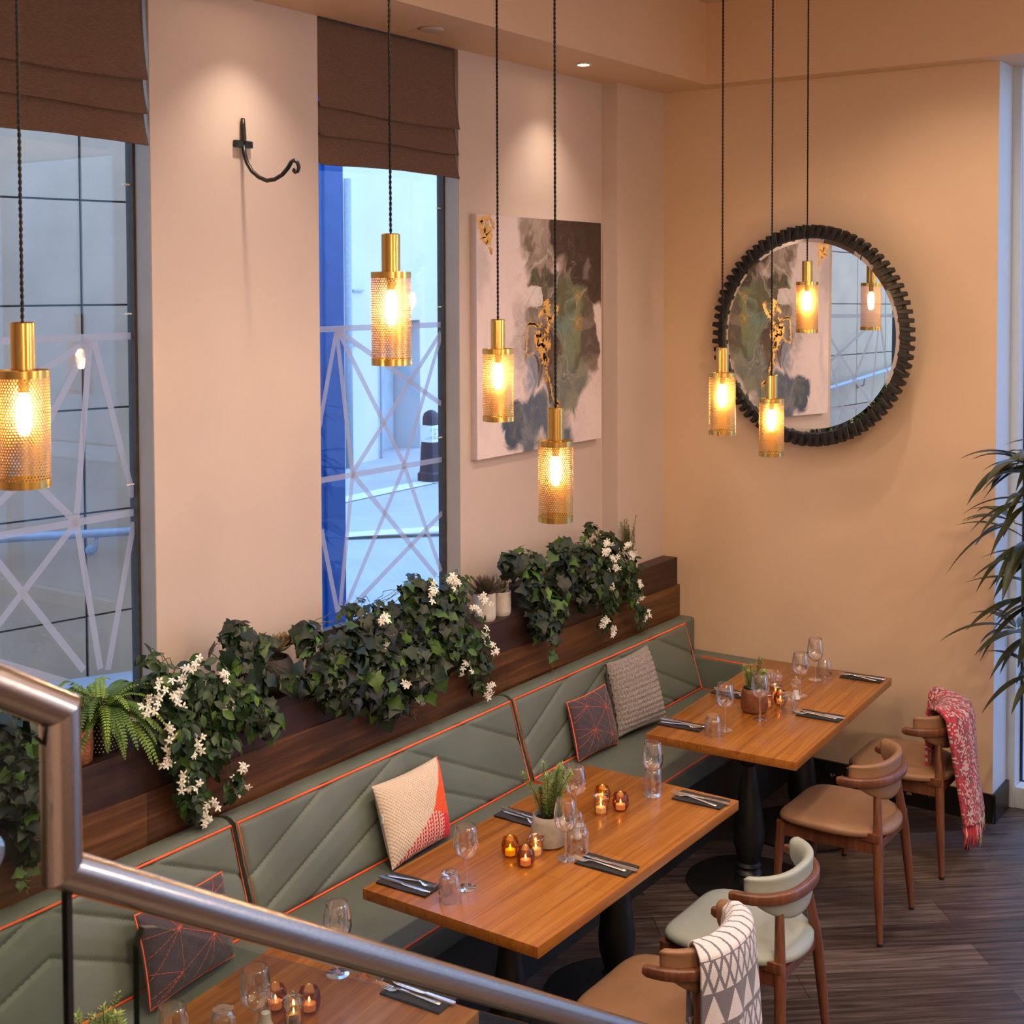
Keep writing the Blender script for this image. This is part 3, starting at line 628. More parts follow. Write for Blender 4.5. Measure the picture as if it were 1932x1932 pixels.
M1 = Rm(-4.153 - L1_ * math.cos(A1), -.867 - L1_ * math.sin(A1), A1)
table('oak table under the steel stair handrail', M1, L1_, W1_, (.36, 1.10))
# ------------------------------------------------------------------ dining chairs
def seat_outline(n=64):
    pts = []
    for k in range(n):
        a = 2 * pi * k / n; c_, s_ = math.cos(a), math.sin(a)
        if s_ >= 0: ex = 5.0; rx, ry = .245 - .012 * s_, .235
        else: ex = 2.25; rx, ry = .245, .255
        r = (abs(c_ / rx) ** ex + abs(s_ / ry) ** ex) ** (-1 / ex); pts.append((r * c_, r * s_ + .0))
    return pts
def arc(s):  # s -1..1 along the back rail
    x = .238 * math.sin(s * pi / 2 * .98); y = -.255 + .19 * (1 - math.cos(s * pi / 2)) ** 1.15
    return Vector((x, y, 0))
def arcn(s):
    d = arc(min(s + .02, 1)) - arc(max(s - .02, -1)); d.normalize(); return Vector((-d.y, d.x, 0))  # inward normal
def make_chair(label, leather):
    t = thing('dining_chair', label, 'chair', (0, 0, 0), 'wooden dining chairs', local=True)
    ol = seat_outline(); m = MB(); prof = [(.0, .484), (.35, .483), (.7, .480), (.88, .475), (.96, .467), (.995, .455), (.995, .440), (.95, .432), (.0, .432)]
    v = [(x * r, y * r, z + (.012 * (abs(x * r) / .24) ** 2)) for r, z in prof[1:-1] for x, y in ol]; n = len(ol); v0 = len(v)
    v += [(0, 0, .484), (0, 0, .432)]
    f = [(k * n + i, (k + 1) * n + i, (k + 1) * n + (i + 1) % n, k * n + (i + 1) % n) for k in range(len(prof) - 3) for i in range(n)]
    f += [(v0, i, (i + 1) % n) for i in range(n)] + [(v0 + 1, (len(prof) - 3) * n + (i + 1) % n, (len(prof) - 3) * n + i) for i in range(n)]
    obj('seat', m.add(v, f), leather, t, smooth=60)
    for sx in (-1, 1):
        obj('leg', MB().tube([(sx * .198, .205, .434), (sx * .203, .214, .30), (sx * .211, .228, .012)], [.021, .020, .013], 14), mChair, t, smooth=50)
        obj('leg', MB().tube([(sx * .112, -.196, .685), (sx * .128, -.203, .60), (sx * .166, -.222, .40), (sx * .190, -.233, .22), (sx * .207, -.246, .012)], [.0145, .0165, .0215, .020, .0125], 14), mChair, t, smooth=50)
        obj('foot_pad', MB().tube([(sx * .211, .228, .013), (sx * .2112, .2283, 0)], [.0125, .0125], 12), mBlack, t.children[-2], smooth=40)
        obj('foot_pad', MB().tube([(sx * .207, -.246, .013), (sx * .2072, -.2463, 0)], [.012, .012], 12), mBlack, t.children[-1], smooth=40)
    m = MB(); m.box(-.185, .185, .190, .214, .37, .432)
    for sx in (-1, 1):
        a = Vector((sx * .190, .20, 0)); c_ = Vector((sx * .160, -.215, 0)); d = (c_ - a).normalized(); nn_ = Vector((-d.y, d.x, 0)) * .011
        zt_, zb_ = .430, .372
        m.add([(p + o_).to_tuple()[:2] + (z,) for p in (a, c_) for o_ in (nn_, -nn_) for z in (zb_, zt_)], [(0, 1, 3, 2), (4, 6, 7, 5), (0, 4, 5, 1), (2, 3, 7, 6), (0, 2, 6, 4), (1, 5, 7, 3)])
        m.box(sx * .172 - .012, sx * .172 + .012, -.232, -.150, .425, .462)
    m.box(-.16, .16, -.226, -.204, .385, .425)
    obj('seat_frame', m, mChair, t, smooth=30, bevel=.003)
    # curved back rail with shaped ends
    m = MB(); ns = 48
    def rail(u, v):
        s = -1 + 2 * u; p = arc(s); nn_ = arcn(s); e = min(1, (1 - abs(s)) / .03 + .72); a = 2 * pi * v
        w = .0150 * e; hgt = .0205 * (1 - .15 * abs(s) ** 3) * e
        ca, sa = math.cos(a), math.sin(a); q = lambda c_: math.copysign(abs(c_) ** .5, c_)
        return p - nn_ * (q(ca) * w) + Vector((0, 0, .680 + q(sa) * hgt + .006 * abs(s) ** 2))
    m.grid(rail, ns, 16); k = len(m.v); m.f += [tuple(range(16)), tuple(reversed(range(k - 17, k - 1)))]; m.c += [(1, 1, 1)] * 2
    obj('back_rail', m, mChair, t, smooth=50)
    m = MB()
    def pad(u, v):
        s = (-1 + 2 * u) * .86; p = arc(s); nn_ = arcn(s); a = 2 * pi * v; ca, sa = math.cos(a), math.sin(a); q = lambda c_: math.copysign(abs(c_) ** .55, c_)
        e = min(1, (.86 - abs(s)) / .06 + .2) ** .5; zt_ = .750 + .006 * (1 - abs(s)); zb_ = .688 - .112 * max(0, math.cos(s / .86 * pi / 2)) ** .8
        th = .0205 * e; zc = (zt_ + zb_) / 2; hz = (zt_ - zb_) / 2
        over = .010 * max(0, (q(sa) - .6) / .4)
        return p + nn_ * (.030 - over - q(ca) * th) + Vector((0, 0, zc + q(sa) * hz * (.55 + .45 * e)))
    m.grid(pad, 60, 24); k = len(m.v); m.f += [tuple(range(24)), tuple(reversed(range(k - 25, k - 1)))]; m.c += [(1, 1, 1)] * 2
    obj('back_pad', m, leather, t, smooth=60)
    return t
tanc = make_chair('tan leather chair without a throw, between the mint chair and the end wall', mTan); place(tanc, (-1.405, -1.66, 0), 0)
c1 = copy_tree(tanc); place(c1, (-3.267, -1.758, 0), 0, 'tan leather chair with the grey and white throw over its back')
c4 = copy_tree(tanc); place(c4, (-.612, -1.678, 0), 0, 'tan leather chair with the red throw, nearest the end wall')
mint = make_chair('mint green leather chair with wooden frame beside the tan chairs', mMint); place(mint, (-2.654, -1.756, 0), 0)
# ------------------------------------------------------------------ throws draped over chair backs
def drape(cx, cy, s0, s1, zin, zout, colf, nu, nv, bumpf, flare=.0, ks=1):
    path = [(.062, zin), (.058, .60), (.056, .70), (.050, .748), (.030, .765), (.005, .760), (-.022, .738), (-.030, .70), (-.036, .55), (-.050, zout)]
    path = [(o_ * ks, z_ + (.012 * (ks - 1) if z_ > .7 else 0)) for o_, z_ in path]
    Lc = [0]
    for a, c_ in zip(path, path[1:]): Lc.append(Lc[-1] + math.hypot(c_[0] - a[0], c_[1] - a[1]))
    def pt(v):
        d = v * Lc[-1]
        for k in range(len(path) - 1):
            if d <= Lc[k + 1] or k == len(path) - 2:
                t = (d - Lc[k]) / (Lc[k + 1] - Lc[k]); a, c_ = path[k], path[k + 1]; return a[0] + (c_[0] - a[0]) * t, a[1] + (c_[1] - a[1]) * t
    def fn(u, v):
        s = s0 + (s1 - s0) * u; o_, z = pt(v); hang = max(0, (.70 - z)) * (1 if o_ < 0 else .45)
        p = arc(s); nn_ = arcn(s); fold = math.sin(u * 13 + v * 1.5) * .030 * hang + math.sin(u * 29 + 1) * .010 * hang
        tang = Vector((nn_.y, -nn_.x, 0))
        q = p + nn_ * (o_ + fold + bumpf(u, v)) - tang * (flare * hang * (u - .4)) + Vector((cx, cy, z + (.014 * math.sin(u * 7 + 1) if v in (0, 1) else 0)))
        return q
    m = MB().grid(fn, nu, nv, colf, flip=True); return m, fn, Lc[-1]
GW, GG = S(224, 216, 222), S(116, 110, 122)
def tri_pat(u, v):
    Lu, Lv = u * 5.0, v * 11.0; row = int(Lv); fy = Lv - row; fxx = (Lu + .5 * (row % 2)) % 1.0; ta = abs(fxx - .5) * 2
    if v < .46 and v > .30: return GG if abs((Lu * 1.8 + 1.2 * math.sin(Lv * 2.2)) % 1 - .5) < .10 else GW
    if row % 2 == 0:
        return GW if fy > ta * 1.0 + .06 and fy < .93 else GG
    if fy < .10: return GG
    z = abs(((Lu * 2) % 1) - fy); return GG if min(z, abs(1 - ((Lu * 2) % 1) - fy)) < .12 else GW
m, fn, _ = drape(-3.267, -1.758, -.50, .60, .30, .10, tri_pat, 150, 330, lambda u, v: 0)
o = single('throw_blanket', m, mAttrCloth, 'grey and white triangle patterned throw over a tan chair back', 'throw', smooth=180, loc=(-3.27, -1.95, .1))
md = o.modifiers.new('thick', 'SOLIDIFY'); md.thickness = .009; md.offset = 1
def red_pat(u, v):
    r = R.random(); k = math.sin(u * 40) * .2
    return S(196, 40, 58) if r < .36 + k else (S(214, 172, 168) if r < .68 else (S(104, 56, 54) if r < .86 else S(150, 36, 60)))
m, fn, _ = drape(-.612, -1.678, -.46, .96, .40, .22, red_pat, 64, 120, lambda u, v: .004 * math.sin(u * 64 * pi) * math.sin(v * 120 * pi / 2), flare=.45, ks=1.75)
b = thing('knitted_throw', 'red and white knitted throw with tassels over a tan chair back', 'throw', (-.61, -1.9, .24))
o = obj('knitted_cloth', m, mAttrCloth, b, smooth=180); md = o.modifiers.new('thick', 'SOLIDIFY'); md.thickness = .014; md.offset = 1
for k in range(38):
    for vv in (1, 0):
        m = MB(); u = (k + .5) / 38; p = Vector(fn(u, vv)); cc = R.choice([S(196, 40, 58), S(222, 190, 180), S(190, 36, 70), S(226, 200, 190)])
        m.lathe([(0, -.008), (.006, -.004), (.006, .004), (0, .008)], p, 6, cc)
        for j in range(4):
            q = p + Vector((R.uniform(-.005, .005), R.uniform(-.005, .005), 0)); l_ = R.uniform(.07, .11) * (1 if vv else .8)
            m.tube([q, q + Vector((R.uniform(-.01, .01), -.006 if vv else .004, -l_ * .5)), q + Vector((R.uniform(-.02, .02), R.uniform(-.014, .006), -l_))], [.0038, .0034, .0022], 5, cc)
        obj('tassel', m, mAttrCloth, b, smooth=180)
# ------------------------------------------------------------------ cushions (four corners, puffed)
def cushion(BL, BR_, TL, TR, th, colf=None, n=60, bump=None, amp=1):
    BL, BR_, TL, TR = map(Vector, (BL, BR_, TL, TR)); nrm = (BR_ - BL).cross(TL - BL).normalized()
    if nrm.y > 0: nrm = -nrm
    def base(u, v):
        uu, vv = u * 2 - 1, v * 2 - 1; pu = 1 - .055 * (1 - vv * vv) * abs(uu) ** 3; pv = 1 - .055 * (1 - uu * uu) * abs(vv) ** 3
        uu *= pu; vv *= pv; a, c_ = (uu + 1) / 2, (vv + 1) / 2
        return (BL * (1 - a) + BR_ * a) * (1 - c_) + (TL * (1 - a) + TR * a) * c_
    def prof(u, v):
        uu, vv = abs(u * 2 - 1), abs(v * 2 - 1); return th / 2 * ((1 - uu ** 3.2) * (1 - vv ** 3.2)) ** .55
    F = lambda u, v, k=0: base(u, v) + nrm * (prof(u, v) + (bump(u, v) if bump else 0) + k)
    B_ = lambda u, v: base(u, v) - nrm * prof(u, v)
    m = MB(); m.grid(lambda u, v: F(u, v), n, n, colf or (1, 1, 1)); m.grid(B_, 20, 20, (.9, .82, .74) if colf else (1, 1, 1), flip=True)
    if not colf: m.has = False
    edge = [base(t, 0) for t in np.linspace(0, 1, 16)] + [base(1, t) for t in np.linspace(0, 1, 16)[1:]] + [base(t, 1) for t in np.linspace(1, 0, 16)[1:]] + [base(0, t) for t in np.linspace(1, 0, 16)[1:-1]]
    return m, F, edge
def stitched(label, c, th, seedp):
    m, F, edge = cushion(*c, th, bump=lambda u, v: .0015 * math.sin(u * 40) * math.sin(v * 37))
    b = thing('scatter_cushion', label, 'cushion', tuple((Vector(c[0]) + Vector(c[1])) / 2))
    o = obj('cushion_cover', m, mPlum, b, smooth=70); obj('piping', MB().tube(edge, .0032, 6, closed=True), mOrange, b, smooth=180)
    s = MB(); nodes_ = seedp
    for (a, c_) in nodes_:
        L_ = math.hypot(a[0] - c_[0], a[1] - c_[1]); n = max(2, int(L_ * 26))
        for k in range(n):
            t0, t1 = (k + .08) / n, (k + .92) / n
            s.tube([F(a[0] + (c_[0] - a[0]) * t, a[1] + (c_[1] - a[1]) * t, .0004) for t in (t0, (t0 + t1) / 2, t1)], .0009, 4)
    obj('stitching', s, mOrange, o, smooth=180)
STK = []
A_, B2, C2, D2, E2 = (.30, .66), (.66, .40), (.28, .20), (.72, .82), (.56, .62)
for hub, sp in ((A_, [(0, .72), (.0, .5), (.36, 1), (.12, 1), (.62, 1), (.66, .40), (.28, .20), (0, .28)]), (B2, [(1, .2), (1, .52), (.72, .82), (.28, .20), (.6, 0), (.88, 0), (1, .36), (.4, 0)]), (C2, [(0, .1), (.08, 0), (.3, 0), (0, .34), (.0, .0)]), (D2, [(.62, 1), (.86, 1), (1, .9), (1, .7), (.30, .66), (1, .62)])):
    STK += [(hub, s_) for s_ in sp]
stitched('plum cushion with orange stitching behind the stair handrail', ((-4.30, -.475, .492), (-3.893, -.425, .487), (-4.245, -.335, .742), (-3.845, -.315, .737)), .13, STK)
stitched('plum cushion with orange stitching leaning beside the grey knitted cushion', ((-1.606, -.40, .485), (-1.262, -.425, .488), (-1.545, -.295, .741), (-1.203, -.31, .752)), .11, [((1 - a[0], a[1]), (1 - c_[0], c_[1])) for a, c_ in STK])
CW, CO, CPK = S(230, 208, 192), S(246, 92, 44), S(232, 44, 74)
def croc(u, v):
    # cream field, orange triangle on the far edge, pink stripes at the lower corner
    if u > .64 and v < .42 + (u - .64) * 1.70 and v > .42 - (u - .64) * .50: return CO
    if v < .656 * u and (u < .64 or v < .42 - (u - .64) * .50): return CPK if (int(u * 44) % 2 == 0 or u > .80) else CW
    return CW
kn = lambda u, v: .0040 * (math.sin(u * 27 * 2 * pi) * math.sin(v * 21 * 2 * pi))
m, F, edge = cushion((-3.062, -.44, .487), (-2.664, -.425, .487), (-3.025, -.305, .785), (-2.612, -.315, .79), .12, croc, 170, kn)
b = thing('crochet_cushion', 'cream crochet cushion with orange and pink corner', 'cushion', (-2.86, -.43, .487)); obj('cushion_cover', m, mAttrCloth, b, smooth=180)
obj('care_tag', MB().box(-3.053, -3.047, -.385, -.378, .66, .69), mWhite, b, smooth=0)
kn2 = lambda u, v: .0055 * abs(math.sin(v * 15 * pi)) + .0022 * math.sin(u * 24 * 2 * pi + math.sin(v * 15 * pi) * 2)
m, F, edge = cushion((-1.205, -.39, .487), (-.815, -.455, .487), (-1.140, -.275, .838), (-.775, -.315, .862), .14, None, 150, kn2)
single('knitted_cushion', m, mKnitGrey, 'tall grey chunky knitted cushion on the bench', 'cushion', smooth=180, loc=(-1.0, -.42, .487))
# ------------------------------------------------------------------ tableware
def wine():
    t = thing('wine_glass', '', 'wine glass', (0, 0, T), local=True, group='wine glasses on the tables')
    bo = [(.0046, .098), (.012, .100), (.026, .111), (.0385, .125), (.0435, .148), (.0415, .178), (.0360, .206), (.0335, .2185)]
    bi = [(r - .0011, z + (.001 if k < 3 else 0)) for k, (r, z) in enumerate(bo)]
    obj('bowl', MB().lathe(bo + [(.0328, .219)] + bi[::-1][:-1] + [(0, .1015)], n=32, cap=False), mStem, t, smooth=80)
    obj('stem', MB().lathe([(.0065, .006), (.0048, .02), (.0040, .05), (.0040, .085), (.0056, .099)], n=12, cap=False), mStem2, t, smooth=80)
    obj('foot', MB().lathe([(.0, .0005), (.034, .0005), (.0345, .0018), (.025, .003), (.010, .005), (.0058, .0075)], n=32, cap=False), mStem2, t, smooth=60)
    return t
def tumbler():
    t = thing('glass_tumbler', '', 'tumbler', (0, 0, T), local=True, group='upturned ribbed tumblers on the tables')
    fl = lambda r, z, a: r + (.0013 * abs(math.cos(a * 9)) if .024 < z < .080 else 0)
    obj('glass_body', MB().lathe([(.0385, .0005), (.0385, .020), (.0375, .026), (.0370, .045), (.0355, .070), (.0335, .078), (.030, .088), (.0285, .094), (.020, .095), (0, .0935)], n=72, rf=fl, cap=False)
        .lathe([(.0362, .0005), (.0362, .022), (.0340, .060), (.0300, .076), (.022, .080), (0, .080)], n=36, cap=False).lathe([(.0362, .0005), (.0385, .0005)], n=36, cap=False), mTumb, t, smooth=60)
    return t
def candle(t, r, z):
    c_ = obj('tealight', MB().lathe([(0, z), (r, z), (r, z + .018), (r - .002, z + .019), (0, z + .0185)], n=24), mWax, t, smooth=40)
    obj('flame', MB().lathe([(.0, z + .021), (.0022, z + .024), (.0026, z + .028), (.0014, z + .034), (0, z + .038)], n=8), mFlame, c_, smooth=180)
def egg(nm, mt):
    t = thing('tealight_holder', '', 'candle holder', (0, 0, T), local=True, group='glass tealight holders on the tables')
    pr = [(0, .001), (.018, .001), (.027, .009), (.0325, .024), (.0330, .040), (.030, .055), (.0265, .064), (.0258, .067)]
    obj('glass_cup', MB().lathe(pr + [(r - .0018, z + .001) for r, z in pr[::-1][:-1]] + [(0, .004)], n=32, cap=False), mt, t, smooth=80); candle(t, .0185, .0065); return t
def cup():
    t = thing('tealight_holder', '', 'candle holder', (0, 0, T), local=True, group='glass tealight holders on the tables')
    fl = lambda r, z, a: r + (.0010 * math.cos(a * 22) if .010 < z < .055 else 0)
    obj('glass_cup', MB().lathe([(0, .001), (.025, .001), (.0262, .006), (.027, .030), (.0275, .056), (.0325, .060), (.033, .066), (.031, .069), (.027, .067), (.0255, .055), (.024, .006), (0, .005)], n=66, rf=fl, cap=False), mMercury, t, smooth=60); candle(t, .0190, .0075); return t
W_, TB = wine(), tumbler()
EG = {'amber': egg('a', mAmber), 'bronze': egg('b', mBronze)}; CU = cup()
used = set()
def put(p, x, y, label, rz=0, z=T, group=None):
    o = p if p.name not in used else copy_tree(p); used.add(p.name); return place(o, (x, y, z), rz, label, group)
for x, y, l in ((-3.481, -1.122, 'wine glass next to the crochet cushion end of the middle table'), (-3.094, -1.276, 'wine glass directly in front of the grey concrete rosemary pot'), (-2.793, -1.127, 'wine glass behind the grey concrete rosemary pot'), (-2.39, -1.241, 'wine glass standing before a tumbler at the far end of the middle table'),
    (-1.504, -1.133, 'wine glass at the near end of the table with the copper pot'), (-1.27, -1.201, 'wine glass in front of the copper coloured pot'), (-.818, -1.215, 'wine glass behind the salt shaker on the table at the mirror wall'), (-.519, -1.172, 'wine glass next to the tumbler closest to the mirror wall'),
    (-4.156, -1.148, 'wine glass seen above the stair handrail on the nearest table'), (-4.564, -1.223, 'wine glass beside the salt and pepper on the nearest table'), (-4.823, -1.19, 'wine glass whose rim shows at the bottom edge beside the plum cushion')):
    put(W_, x, y, l, R.random() * 6)
for x, y, l in ((-3.582, -1.129, 'upturned tumbler by the nearest corner napkin of the middle table'), (-3.006, -1.276, 'upturned tumbler beside the grey concrete pot'), (-2.319, -1.205, 'upturned tumbler behind a wine glass at the far end of the middle table'), (-1.595, -1.117, 'upturned tumbler at the near end of the table with the copper pot'),
    (-1.095, -1.268, 'upturned tumbler in front of the candles beside the copper pot'), (-.42, -1.182, 'upturned tumbler closest to the mirror wall'), (-.802, -1.035, 'upturned tumbler behind the salt and pepper near the mirror wall'), (-4.106, -1.241, 'upturned tumbler half hidden by the stair handrail'), (-4.60, -1.136, 'upturned tumbler at the bottom edge beside the nearest wine glasses')):
    put(TB, x, y, l, R.random())
put(EG['amber'], -3.185, -1.098, 'olive amber glass tealight holder on the middle table'); put(EG['bronze'], -3.222, -1.190, 'bronze glass tealight holder in front of the amber one'); put(CU, -3.128, -1.170, 'silvered glass tealight cup beside the amber holder')
put(CU, -2.665, -1.165, 'silvered glass tealight cup in the far candle group of the middle table'); put(EG['bronze'], -2.595, -1.212, 'copper tinted tealight holder in the far candle group'); put(EG['amber'], -2.575, -1.118, 'pale amber tealight holder behind the far candle group')
put(CU, -.93, -1.132, 'silvered glass tealight cup near the copper pot'); put(EG['bronze'], -1.005, -1.190, 'small copper tealight holder near the copper pot'); put(CU, -1.075, -1.150, 'silvered tealight cup right against the copper pot')
put(EG['bronze'], -4.355, -1.221, 'gold tinted tealight holder on the nearest table'); put(EG['bronze'], -4.402, -1.135, 'smoky tealight holder behind the salt shaker on the nearest table'); put(CU, -4.425, -1.228, 'silvered tealight cup behind the pepper mill on the nearest table')
# salt and pepper
mSalt = mat('salt', (.85, .83, .80), .8, ns=90, na=.08); mPepper = mat('peppercorns', (.05, .035, .025), .8, ns=150, col2=(.16, .12, .09))
def shaker(label, fill, x, y):
    t = thing('spice_mill', label, 'salt and pepper mill', (x, y, T))
    obj('clear_body', MB().lathe([(0, .001), (.023, .001), (.0235, .012), (.018, .020), (.0155, .045), (.0165, .060), (.021, .066), (.0255, .080), (.024, .093), (.016, .102), (.006, .105)], (x, y, T), 28, cap=False), mTumb, t, smooth=60)
    obj('filling', MB().lathe([(0, .004), (.020, .005), (.0205, .011), (.0145, .021), (.0130, .044), (0, .046)], (x, y, T), 20), fill, t)
    obj('metal_knob', MB().lathe([(.007, .1045), (.007, .108), (.003, .110), (.0045, .114), (.003, .118), (0, .119)], (x, y, T), 14), mChrome, t)
    return t
shaker('clear pepper mill near the copper pot', mPepper, -.845, -1.105); shaker('clear salt mill near the copper pot', mSalt, -.889, -1.222)
shaker('clear salt mill on the nearest table', mSalt, -4.485, -1.181); shaker('clear pepper mill on the nearest table', mPepper, -4.46, -1.262)
shaker('clear salt mill behind the wine glass by the concrete pot', mSalt, -2.925, -1.215)
# napkins, forks, knives : long axis +x in local frame, business end at +x
def ribbon(m, st, th=.0016):
    n = len(st); v = []
    for x, w, z in st: v += [(x, -w, z), (x, w, z), (x, w * .8, z + th), (x, -w * .8, z + th)]
    f = [(0, 3, 2, 1), tuple(4 * (n - 1) + k for k in range(4))]
    for k in range(n - 1):
        a = 4 * k
        for j in range(4): f.append((a + j, a + (j + 1) % 4, a + 4 + (j + 1) % 4, a + 4 + j))
    return m.add(v, f)
def fork():
    t = thing('fork', '', 'fork', (0, 0, T), local=True, group='forks on the napkins')
    obj('handle', ribbon(MB(), [(-.105, .004, .001), (-.102, .0085, .001), (-.085, .0085, .0015), (-.05, .006, .003), (0, .0038, .006), (.03, .0032, .008), (.040, .0045, .007), (.048, .0100, .0035), (.060, .0122, .001), (.066, .0124, .001)]), mCut, t, smooth=60)
    m = MB()
    for k in range(4):
        y = -.0105 + k * .007
        m.box(-.002, .0, 0, 0, 0, 0) if 0 else None
        v = ribbon(MB(), [(.064, .0019, .001), (.080, .0017, .0018), (.098, .0015, .006), (.104, .0007, .0085)]); m.merge(v, Matrix.Translation((0, y, 0)))
    obj('tines', m, mCut, t, smooth=60); return t
def knife():
    t = thing('table_knife', '', 'knife', (0, 0, T), local=True, group='knives on the napkins')
    obj('handle', ribbon(MB(), [(-.118, .004, .001), (-.115, .0085, .001), (-.09, .0085, .001), (-.04, .0062, .001), (-.015, .0060, .001)], .004), mCut, t, smooth=50)
    obj('blade', ribbon(MB(), [(-.016, .0055, .002), (0, .0085, .0022), (.05, .0090, .0022), (.085, .0085, .0022), (.100, .0055, .0022), (.106, .001, .0022)], .0012), mCut, t, smooth=50); return t
def napkin():
    m = MB()
    def top(u, v): return (-.104 + .208 * u, -.05 + .10 * v, .0062 + .0012 * math.sin(u * 9 + v * 4) + .0006 * math.sin(v * 14))
    m.grid(top, 24, 14); 
    P = lambda u, v, z: (-.104 + .208 * u, -.05 + .10 * v, z)
    ed = [(k / 24, 0) for k in range(24)] + [(1, k / 14) for k in range(14)] + [(1 - k / 24, 1) for k in range(24)] + [(0, 1 - k / 14) for k in range(14)]
    n = len(ed)
    for li, (z0, z1, sh) in enumerate(((.0042, None, 0), (.0004, .0028, .0015))):
        v = [P(*e, z0) for e in ed] + [(top(*e) if z1 is None else P(*e, z1)) for e in ed]
        v = [(p[0] + sh, p[1] + sh, p[2]) for p in v]
        m.add(v, [(i, (i + 1) % n, n + (i + 1) % n, n + i) for i in range(n)] + [tuple(range(n - 1, -1, -1))] + ([tuple(range(n, 2 * n))] if z1 else []))
    o = obj('napkin', m, mNapkin, None, smooth=50); tag(o, '', 'napkin', 'folded dark napkins'); return o
NK, FK, KN = napkin(), fork(), knife()
SET = [(-3.575, -.946, -pi / 2 + .05, 'at the nearest corner of the middle table'), (-2.88, -.945, -pi / 2 - .02, 'behind the grey concrete rosemary pot'), (-3.058, -1.427, pi / 2 + .02, 'beside the wine glass before the concrete pot'), (-2.329, -1.427, pi / 2 + .04, 'at the far front corner of the middle table'),
    (-1.558, -.94, -pi / 2 + .06, 'at the near back corner of the copper pot table'), (-.985, -.93, -pi / 2, 'half hidden behind the copper pot'), (-1.067, -1.420, pi / 2 + .06, 'before the tumbler on the copper pot table'), (-.352, -1.362, pi / 2 + .08, 'closest to the mirror wall'),
    (-4.116, -1.428, pi / 2 + .06, 'below the stair handrail on the nearest table'), (-4.775, -1.02, -pi / 2 + .1, 'at the bottom edge beside the nearest plum cushion')]
for i, (x, y, a, l) in enumerate(SET):
    put(NK, x, y, 'folded dark napkin ' + l, a)
    d = Vector((math.cos(a), math.sin(a), 0)); n_ = Vector((-d.y, d.x, 0)); back = a < 0
    fo = (-.012 if back else .016); ko = (.020 if back else -.012)
    if i == 0: fo, ko = .018, -.016
    pf = Vector((x, y, 0)) + n_ * fo + d * (.022 if not back else .0); pk = Vector((x, y, 0)) + n_ * ko + d * (.0)
    put(FK, pf.x, pf.y, 'silver fork on the napkin ' + l, a + .10 * (-1 if i % 2 else 1) - .05, T + .0068); put(KN, pk.x, pk.y, 'silver knife on the napkin ' + l, a - .03, T + .0068)
# potted rosemary on the tables
def sprig(m, p, d, L_, col, n, w=.0012, ln=.02):
    d = Vector(d).normalized(); side = d.orthogonal().normalized(); pts = []; cur = Vector(p); dd = d.copy()
    for k in range(7):
        pts.append(cur.copy()); dd = (dd + Vector((R.uniform(-.12, .12), R.uniform(-.12, .12), R.uniform(-.02, .12)))).normalized(); cur = cur + dd * L_ / 6
    m.tube(pts, [.0016 - .0001 * k for k in range(7)], 4, (.10, .09, .04))
    for k in range(n):
        t = .12 + .88 * k / n; i = min(int(t * 6), 5); q = pts[i].lerp(pts[i + 1], t * 6 - i); ax = (pts[i + 1] - pts[i]).normalized()
        a = k * 2.4 + R.random(); o_ = ax.orthogonal().normalized(); o2 = ax.cross(o_); r = (o_ * math.cos(a) + o2 * math.sin(a)); l = ln * (1 - .35 * t) * R.uniform(.8, 1.2)
        tip = q + (r * 1.0 + ax * .45) * l; s_ = r.cross(ax) * w * 1.3; mid = q.lerp(tip, .5)
        c_ = tuple(x * R.uniform(.7, 1.35) for x in col); m.add([q, mid + s_, tip, mid - s_], [(0, 1, 2, 3)], c_)
    return m
ROS = (.24, .32, .08)
def rosemary(label, x, y, potprof, potm, soilr, soilz, h, nsp, z0=T, name='potted_rosemary', ns=60, spread=.5):
    t = thing(name, label, 'potted plant', (x, y, z0))
    obj('plant_pot', MB().lathe(potprof, (x, y, z0), 40), potm, t, smooth=50)
    obj('soil', MB().lathe([(0, soilz), (soilr, soilz - .001)], (x, y, z0), 24, cap=False), mSoil, t)
    m = MB()
    for k in range(nsp):
        a = R.random() * 6.28; r = R.random() ** .5 * soilr * .55; d = (math.cos(a) * spread * R.random(), math.sin(a) * spread * R.random(), 1)
        sprig(m, (x + r * math.cos(a), y + r * math.sin(a), z0 + soilz - .002), d, h * R.uniform(.5, 1.0), ROS, ns, .0020, .024)
    obj('foliage', m, mLeaf, t, smooth=0); return t
PB = [(0, 0), (.046, 0), (.060, .006), (.0660, .030), (.0655, .060), (.061, .090), (.057, .112), (.054, .114), (.051, .110), (.051, .098), (0, .098)]
rosemary('rosemary in a round grey concrete pot on the middle table', -3.02, -1.155, PB, mPot, .0505, .099, .225, 15, ns=150, spread=.36)
rosemary('small rosemary in a copper coloured pot on the oak table', -1.165, -1.125, PB, mCopper, .0505, .099, .165, 13, ns=110)
rosemary('rosemary on the nearest table, its tips just showing at the bottom edge', -4.96, -1.08, PB, mPot, .0505, .099, .19, 16, ns=100)
